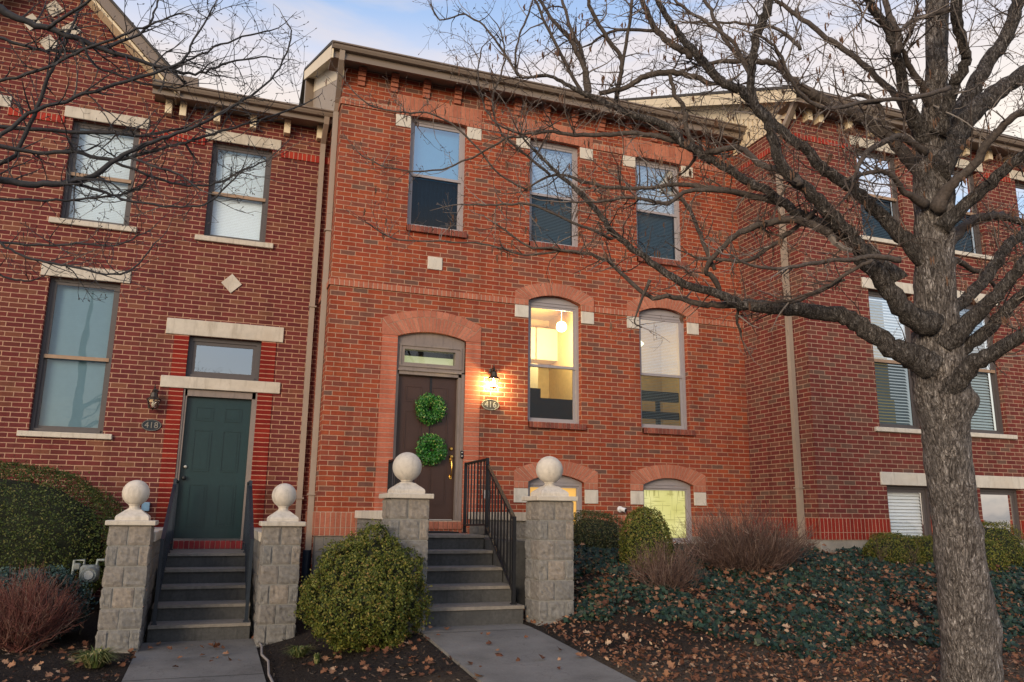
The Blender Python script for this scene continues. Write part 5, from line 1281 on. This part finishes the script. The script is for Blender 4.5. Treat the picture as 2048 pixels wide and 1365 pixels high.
Lm([(1800, 560, 40), (1744, 511, 32), (1700, 478, 28), (1671, 461, 25), (1626, 438, 23), (1588, 423, 22), (1538, 384, 20), (1500, 366, 19), (1443, 331, 19), (1405, 309, 20), (1367, 286, 19), (1329, 251, 17), (1271, 232, 15), (1233, 217, 14), (1176, 190, 12), (1130, 168, 9), (1093, 152, 7), (1051, 156, 4)], 5.45, 6.1, BK, 14, tl=.5)
Lm([(1359, 284, 14), (1310, 272, 12), (1252, 267, 11), (1176, 272, 10), (1123, 267, 8), (1093, 263, 7), (1036, 267, 5), (985, 240, 4), (965, 200, 4), (956, 152, 3.5), (964, 95, 3)], 5.9, 6.1, LB)
Lm([(1565, 408, 18), (1496, 389, 15), (1424, 377, 12), (1367, 370, 10), (1291, 377, 9), (1252, 377, 9), (1176, 366, 8), (1111, 350, 6), (1055, 377, 4)], 5.7, 6.4, LB)
Lm([(1496, 389, 10), (1430, 381, 10), (1382, 381, 10), (1350, 398, 9), (1329, 408, 9), (1271, 396, 7), (1195, 404, 6), (1138, 404, 4)], 5.8, 5.6, LB)
Lm([(1600, 372, 18), (1561, 343, 15), (1519, 328, 14), (1481, 297, 13), (1435, 301, 13), (1405, 309, 12)], 5.3, 5.8, LB)
Lm([(1870, 300, 50), (1831, 244, 22), (1790, 190, 16), (1748, 149, 14), (1713, 118, 13), (1664, 84, 12), (1614, 46, 11), (1565, 11, 9), (1530, -20, 8)], 5.6, 6.2, LB)
Lm([(1858, 290, 50), (1824, 229, 30), (1805, 171, 24), (1793, 107, 22), (1774, 57, 20), (1751, 23, 19), (1729, -10, 18)], 5.6, 5.3, BK)
Lm([(1793, 107, 18), (1797, 76, 18), (1778, 34, 15), (1767, -10, 13)], 5.35, 5.5, LB)
Lm([(1866, 230, 30), (1847, 179, 16), (1816, 126, 13), (1805, 95, 10)], 5.6, 5.4, LB)
Lm([(1860, 370, 50), (1820, 322, 30), (1782, 282, 25), (1744, 251, 24), (1713, 229, 24), (1671, 213, 23), (1626, 187, 20), (1588, 164, 16), (1557, 133, 14), (1519, 122, 13), (1481, 122, 12), (1424, 126, 9), (1391, 132, 6)], 5.6, 6.0, LB)
Lm([(1782, 275, 14), (1765, 240, 12), (1759, 213, 11), (1729, 190, 9), (1700, 194, 6)], 5.7, 5.6, LB)
Lm([(1850, 305, 20), (1820, 282, 16), (1797, 274, 14), (1759, 290, 13), (1729, 309, 12), (1713, 343, 9), (1706, 370, 6)], 5.5, 5.1, LB)
Lm([(1850, 410, 24), (1812, 385, 14), (1782, 354, 12), (1759, 343, 11), (1713, 354, 8), (1690, 362, 5)], 5.5, 5.2, LB)
Lm([(1876, 270, 40), (1896, 206, 28), (1911, 164, 26), (1930, 126, 23), (1930, 95, 22), (1914, 50, 24), (1915, -20, 26)], 5.5, 5.2, BK)
Lm([(1912, 15, 16), (1862, 30, 13), (1824, 42, 10), (1801, 61, 7)], 5.3, 5.1, LB)
Lm([(1870, 420, 40), (1900, 373, 24), (1938, 339, 20), (1984, 278, 18), (2026, 236, 17), (2080, 215, 15)], 5.5, 5.1, LB)
Lm([(1880, 460, 44), (1919, 419, 30), (1965, 381, 26), (2007, 343, 24), (2048, 312, 22), (2100, 290, 20)], 5.5, 5.3, BK)
Lm([(1880, 500, 40), (1915, 469, 25), (1950, 440, 20), (1995, 431, 18), (2033, 442, 16), (2080, 455, 14)], 5.6, 6.1, LB)
Lm([(1880, 640, 50), (1916, 609, 28), (1962, 568, 26), (1992, 526, 25), (2019, 491, 24), (2060, 460, 22)], 5.6, 6.0, BK)
Lm([(1885, 690, 60), (1924, 659, 40), (1966, 617, 32), (2011, 571, 27), (2048, 526, 25), (2090, 480, 22)], 5.5, 5.2, BK)
Lm([(1890, 730, 50), (1931, 693, 34), (1981, 655, 27), (2019, 613, 25), (2060, 575, 22)], 5.55, 5.4, BK)
Lm([(1890, 780, 60), (1935, 739, 42), (1981, 709, 34), (2048, 670, 29), (2100, 645, 26)], 5.5, 5.0, BK)
Lm([(1866, 330, 60), (1900, 262, 44), (1942, 183, 36), (1976, 126, 32), (2011, 76, 30), (2030, 19, 28), (2042, -40, 26)], 5.7, 6.0, BK)
Lm([(1872, 350, 60), (1896, 300, 56), (1938, 235, 48), (1988, 190, 40), (2048, 145, 34), (2100, 110, 30)], 5.5, 5.8, BK)
Lm([(1890, 560, 30), (1910, 520, 14), (1945, 540, 12), (1975, 555, 9), (2000, 590, 7)], 5.7, 6.2, LB)
# upright and outer traced branches
for q, a, b in ([(1176, 188, 12), (1172, 145, 11), (1157, 110, 10), (1138, 76, 9), (1100, 34, 7), (1075, -10, 6)], 6.1, 6.2), ([(1230, 215, 10), (1241, 152, 9), (1241, 114, 9), (1214, 76, 8), (1188, 30, 8), (1172, -10, 7)], 6.1, 5.9), ([(1235, 190, 6), (1252, 91, 7), (1264, 0, 7)], 6., 5.8), \
    ([(1172, 195, 8), (1166, 114, 8), (1143, 61, 7), (1124, 0, 6)], 6.1, 6.3), ([(1165, 190, 8), (1131, 126, 7), (1093, 50, 6), (1067, -5, 5)], 6.1, 6.0), ([(1199, 187, 10), (1252, 175, 11), (1291, 152, 12), (1336, 145, 13), (1382, 152, 12), (1424, 168, 10)], 6., 5.9), \
    ([(1340, 150, 8), (1350, 190, 9), (1367, 213, 9), (1374, 263, 10), (1390, 300, 10)], 5.9, 5.9), ([(1330, 72, 8), (1306, 63, 7), (1233, 61, 6), (1176, 91, 4)], 5.9, 6.2), \
    ([(1226, 478, 7), (1208, 472, 6), (1131, 438, 5), (1055, 409, 5), (979, 411, 4), (922, 409, 3)], 6.0, 6.2), ([(1055, 275, 5), (1020, 275, 4.5), (979, 297, 4), (884, 339, 3.5), (789, 339, 3), (724, 312, 2.5)], 6.1, 6.4), \
    ([(1055, 380, 5), (1000, 350, 4), (930, 270, 4), (865, 229, 3.5), (808, 225, 3.5), (743, 213, 3), (700, 175, 2.5)], 6.4, 6.6), ([(1130, 500, 5), (1055, 510, 4), (979, 491, 4), (903, 484, 3.5), (796, 480, 3), (740, 450, 2.5)], 6.2, 6.5), \
    ([(1100, 350, 6), (1040, 300, 5), (1000, 260, 4), (985, 200, 4), (1010, 120, 3.5), (1000, 60, 3)], 6.2, 6.3), ([(1036, 152, 5), (1010, 110, 5), (975, 60, 4), (930, 30, 3.5), (880, 40, 3), (862, 5, 2.5)], 6.2, 6.4), \
    ([(1093, 152, 6), (1036, 152, 5), (1034, 95, 4), (1052, 38, 4), (1070, -10, 3)], 6.1, 6.0), ([(1500, 150, 9), (1470, 90, 8), (1420, 50, 7), (1370, 20, 6), (1340, -10, 5)], 5.3, 5.6), \
    ([(1480, 120, 8), (1440, 60, 8), (1420, 20, 7), (1400, -20, 6)], 6., 6.2), ([(1640, 410, 9), (1600, 450, 9), (1560, 480, 8), (1500, 520, 8), (1440, 520, 6), (1390, 515, 5)], 5.5, 5.8), \
    ([(1800, 520, 14), (1740, 515, 10), (1690, 520, 9), (1620, 527, 8), (1560, 538, 7), (1500, 530, 5), (1460, 510, 4)], 5.3, 5.0), ([(1745, 520, 8), (1690, 550, 7), (1640, 580, 6), (1575, 603, 5)], 5.2, 5.4), \
    ([(1445, 600, 8), (1430, 560, 12), (1410, 540, 10), (1440, 500, 10), (1480, 465, 12), (1540, 445, 14), (1600, 440, 16), (1660, 470, 18)], 5.9, 5.4), ([(1430, 540, 8), (1400, 470, 8), (1380, 420, 7), (1350, 380, 5)], 5.8, 6.), \
    ([(1480, 612, 7), (1474, 640, 6), (1482, 665, 4)], 5.8, 5.9), ([(1300, 560, 8), (1270, 640, 3), (1284, 655, 3)], 5.9, 6.), ([(1690, 560, 6), (1600, 600, 6), (1578, 605, 4)], 5.3, 5.5), \
    ([(1600, 100, 8), (1560, 60, 7), (1500, 50, 6), (1450, 45, 5), (1380, 45, 4)], 6., 6.3), ([(1900, 175, 10), (1824, 198, 9), (1729, 203, 8), (1652, 217, 8), (1595, 183, 7), (1557, 103, 6), (1519, 72, 5)], 5.0, 4.6):
    T.limb(q, a, b, LB, tl=.36, twigs=1.05)
T.done(M['twig_bark'])

# ---- the tree whose boughs reach in from the left
tb2 = Vector((-3.1, 4.1, -1.4)); TL = empty('bare_tree', tuple(tb2), 'dark leafless tree reaching thin boughs in from the upper left corner', 'tree')
T2 = Tree(TL, 23); T2.podp = .0; BL = M['bark_left']
c0 = P(-340, 330, 4.9)
m = MB(); pts, rad = catmull([tb2-Vector((0, 0, .2)), tb2+Vector((.02, 0, 1.1)), tb2+Vector((-.04, .05, 2.2)), tb2+Vector((.03, .05, 3.4)), tb2+Vector((.0, .1, 4.8)), tb2+Vector((.05, .1, 6.4))], [.17, .14, .13, .11, .08, .03], 8)
rough_tube(m, pts, rad, 24, .08, 8, 4); m.build('trunk', BL, TL, smooth=True, fixn=False)
def from_trunk(px_list, D, h, r):
    """thick inner end of a bough, from the trunk to where it enters the picture"""
    a = tb2+Vector((0, .08, h)); b = P(px_list[0][0], px_list[0][1], D); md = a.lerp(b, .5)+Vector((0, 0, .10))
    g_ = T2.rr.gauss; rb = px_list[0][2]/2/FPX*D
    ctl = [a] + [a.lerp(b, t)+Vector((g_(0, .05), g_(0, .09), .16*sin(pi*t)*(1+g_(0, .6))+g_(0, .03))) for t in (.2, .4, .6, .8)] + [b]
    pp, rr_ = catmull(ctl, [r*1.6+(rb-r*1.6)*k/5 for k in range(6)], 4); mm = MB(); rough_tube(mm, pp, rr_, 10, .1, 14, h); mm.build('bough', BL, TL, smooth=True, fixn=False); T2.sprout(pp[:-3], rr_[:-3], .35, .35)
LT = [([(-20, 5, 20), (38, 38, 13), (95, 57, 12), (160, 80, 11), (209, 99, 9), (267, 118, 8), (343, 141, 6), (400, 147, 5), (457, 126, 4), (533, 114, 3)], 4.6, 5.0, 3.6, .03),
    ([(-20, 170, 6), (76, 141, 6), (152, 107, 6), (229, 76, 5), (297, 50, 4), (362, 27, 3)], 4.7, 4.6, 3.3, .012),
    ([(-20, 292, 9), (57, 229, 8), (133, 202, 7), (229, 168, 7), (350, 133, 6), (389, 80, 4), (430, 8, 3)], 4.5, 4.9, 3.0, .015),
    ([(-20, 355, 15), (57, 368, 13), (133, 366, 12), (190, 350, 11), (248, 309, 9), (324, 278, 7), (400, 248, 6), (476, 206, 5), (533, 168, 4), (571, 114, 3.5), (583, 61, 3)], 4.5, 5.2, 2.7, .03),
    ([(-20, 290, 9), (76, 305, 8), (152, 305, 8), (229, 320, 8), (324, 297, 6), (381, 282, 6), (457, 259, 5), (533, 236, 4), (610, 208, 3)], 4.8, 5.3, 2.9, .015),
    ([(-20, 252, 9), (114, 263, 8), (229, 267, 7), (286, 272, 6), (373, 255, 4)], 5.0, 5.2, 3.0, .015),
    ([(-20, 70, 7), (57, 95, 6), (114, 103, 6), (164, 99, 6), (229, 88, 4), (300, 60, 3)], 4.9, 5.1, 3.4, .012),
    ([(-20, 396, 6), (114, 402, 5), (190, 396, 5), (267, 381, 4), (300, 350, 3)], 4.8, 5.0, 2.7, .01),
    ([(-20, 482, 6), (76, 491, 5), (152, 488, 5), (229, 492, 3), (280, 470, 3)], 4.6, 4.7, 2.4, .01),
    ([(-20, 470, 6), (13, 493, 5), (66, 520, 5), (133, 531, 5), (199, 546, 4), (249, 546, 4), (282, 523, 3), (309, 487, 2.5)], 4.5, 4.7, 2.5, .01),
    ([(-20, 540, 4), (33, 560, 4), (66, 560, 3), (90, 550, 2)], 4.7, 4.7, 2.3, .008),
    ([(-20, 330, 10), (23, 316, 9), (60, 250, 8), (95, 160, 7), (120, 110, 6), (150, 40, 5), (170, -10, 4)], 4.9, 5.0, 2.8, .02)]
for q, a, b, h, r in LT:
    from_trunk(q, a, h, r); T2.limb(q, a, b, BL, tl=.34, twigs=1.3)
for q, a, b in (([(145, 366, 7), (210, 385, 6), (267, 404, 5), (362, 413, 4), (419, 404, 4), (476, 350, 3)], 4.7, 4.9), ([(229, 324, 6), (343, 366, 5), (419, 370, 4), (476, 347, 4), (541, 316, 3)], 4.9, 5.2), ([(209, 99, 6), (290, 60, 5), (310, 20, 4), (325, -15, 3)], 4.8, 4.9),
    ([(343, 141, 5), (400, 110, 4), (470, 80, 3.5), (540, 62, 3)], 4.9, 5.1), ([(95, 57, 8), (150, 20, 6), (200, -10, 5)], 4.6, 4.5), ([(160, 80, 6), (190, 130, 5), (240, 150, 5), (300, 170, 4), (360, 175, 3)], 4.7, 4.9), ([(248, 309, 6), (300, 330, 5), (350, 345, 4), (400, 380, 3)], 4.8, 4.7)):
    T2.limb(q, a, b, BL, tl=.34, twigs=1.3)
T2.done(island('dark_twig', [(0, (.022, .022, .027)), (.7, (.04, .038, .042)), (1, (.10, .095, .09))], .8, texamt=.2))

# ================================================================== LIGHT
SUN_EL, SUN_AZ = radians(13), radians(222)     # azimuth clockwise from +Y: behind the camera, to the left
wd = bpy.data.worlds.new('World'); SC.world = wd; wd.use_nodes = True; t = wd.node_tree; t.nodes.clear()
o = t.nodes.new('ShaderNodeOutputWorld'); bg = t.nodes.new('ShaderNodeBackground'); sky = t.nodes.new('ShaderNodeTexSky'); sky.sky_type = 'NISHITA'; sky.sun_disc = False
sky.sun_elevation = SUN_EL; sky.sun_rotation = SUN_AZ; sky.air_density = 1.; sky.dust_density = 2.; bg.inputs[1].default_value = .06; t.links.new(sky.outputs[0], bg.inputs[0])
# dusk sky: lilac blue overhead, cream toward the horizon, with thin peach clouds
tc = t.nodes.new('ShaderNodeTexCoord'); sp = t.nodes.new('ShaderNodeSeparateXYZ'); t.links.new(tc.outputs['Generated'], sp.inputs[0])
def sky_ramp(st):
    rp = t.nodes.new('ShaderNodeValToRGB'); t.links.new(sp.outputs[2], rp.inputs[0]); e = rp.color_ramp.elements
    for i, (p_, c_) in enumerate(st):
        if i < 2: q = e[i]; q.position = p_
        else: q = e.new(p_)
        q.color = (*c_, 1)
    return rp
r1 = sky_ramp([(0, (.30, .27, .25)), (.15, (.66, .54, .44)), (.41, (.90, .74, .56)), (.47, (.80, .68, .58)), (.51, (.62, .60, .66)), (.56, (.33, .45, .68)), (.63, (.19, .32, .60)), (1, (.16, .24, .50))])
r2 = sky_ramp([(0, (.22, .22, .24)), (.10, (.42, .46, .54)), (.25, (.46, .60, .80)), (.55, (.34, .50, .78)), (1, (.16, .26, .54))])
bk = t.nodes.new('ShaderNodeMapRange'); bk.interpolation_type = 'SMOOTHSTEP'; t.links.new(sp.outputs[1], bk.inputs[0]); bk.inputs[1].default_value = -.35; bk.inputs[2].default_value = .35
rp = t.nodes.new('ShaderNodeMix'); rp.data_type = 'RGBA'; t.links.new(bk.outputs[0], rp.inputs[0]); t.links.new(r2.outputs[0], rp.inputs[6]); t.links.new(r1.outputs[0], rp.inputs[7])
mp = t.nodes.new('ShaderNodeMapping'); mp.inputs['Scale'].default_value = (1.1, 1.1, 5.5); t.links.new(tc.outputs['Generated'], mp.inputs[0])
ns = t.nodes.new('ShaderNodeTexNoise'); ns.inputs['Scale'].default_value = 2.2; ns.inputs['Detail'].default_value = 7; ns.inputs['Roughness'].default_value = .55; ns.inputs['Distortion'].default_value = .5; t.links.new(mp.outputs[0], ns.inputs['Vector'])
mr = t.nodes.new('ShaderNodeMapRange'); mr.inputs[1].default_value = .45; mr.inputs[2].default_value = .60; mr.inputs[4].default_value = .7; t.links.new(ns.outputs[0], mr.inputs[0])
mx = t.nodes.new('ShaderNodeMix'); mx.data_type = 'RGBA'; t.links.new(mr.outputs[0], mx.inputs[0]); t.links.new(rp.outputs[2], mx.inputs[6]); mx.inputs[7].default_value = (.80, .64, .52, 1)
b2 = t.nodes.new('ShaderNodeBackground'); b2.inputs[1].default_value = .82; t.links.new(mx.outputs[2], b2.inputs[0])
ad = t.nodes.new('ShaderNodeAddShader'); t.links.new(bg.outputs[0], ad.inputs[0]); t.links.new(b2.outputs[0], ad.inputs[1]); t.links.new(ad.outputs[0], o.inputs[0])

sl = bpy.data.lights.new('sun', 'SUN'); sl.energy = 1.75; sl.angle = radians(22); sl.color = (1, .82, .62)
so = bpy.data.objects.new('sun', sl); COL.objects.link(so)
dv = Vector((sin(SUN_AZ)*cos(SUN_EL), cos(SUN_AZ)*cos(SUN_EL), sin(SUN_EL)))
so.rotation_euler = dv.to_track_quat('Z', 'Y').to_euler()

SC.view_settings.view_transform = 'Standard'; SC.view_settings.look = 'None'; SC.view_settings.gamma = 1; SC.view_settings.exposure = .38
SC.render.engine = 'CYCLES'; SC.cycles.max_bounces = 6; SC.cycles.transparent_max_bounces = 10; SC.cycles.sample_clamp_indirect = 4
print('verts', sum(len(o.data.vertices) for o in bpy.data.objects if o.type == 'MESH'), 'objs', len(bpy.data.objects), 'twigs', T.n, T2.n)
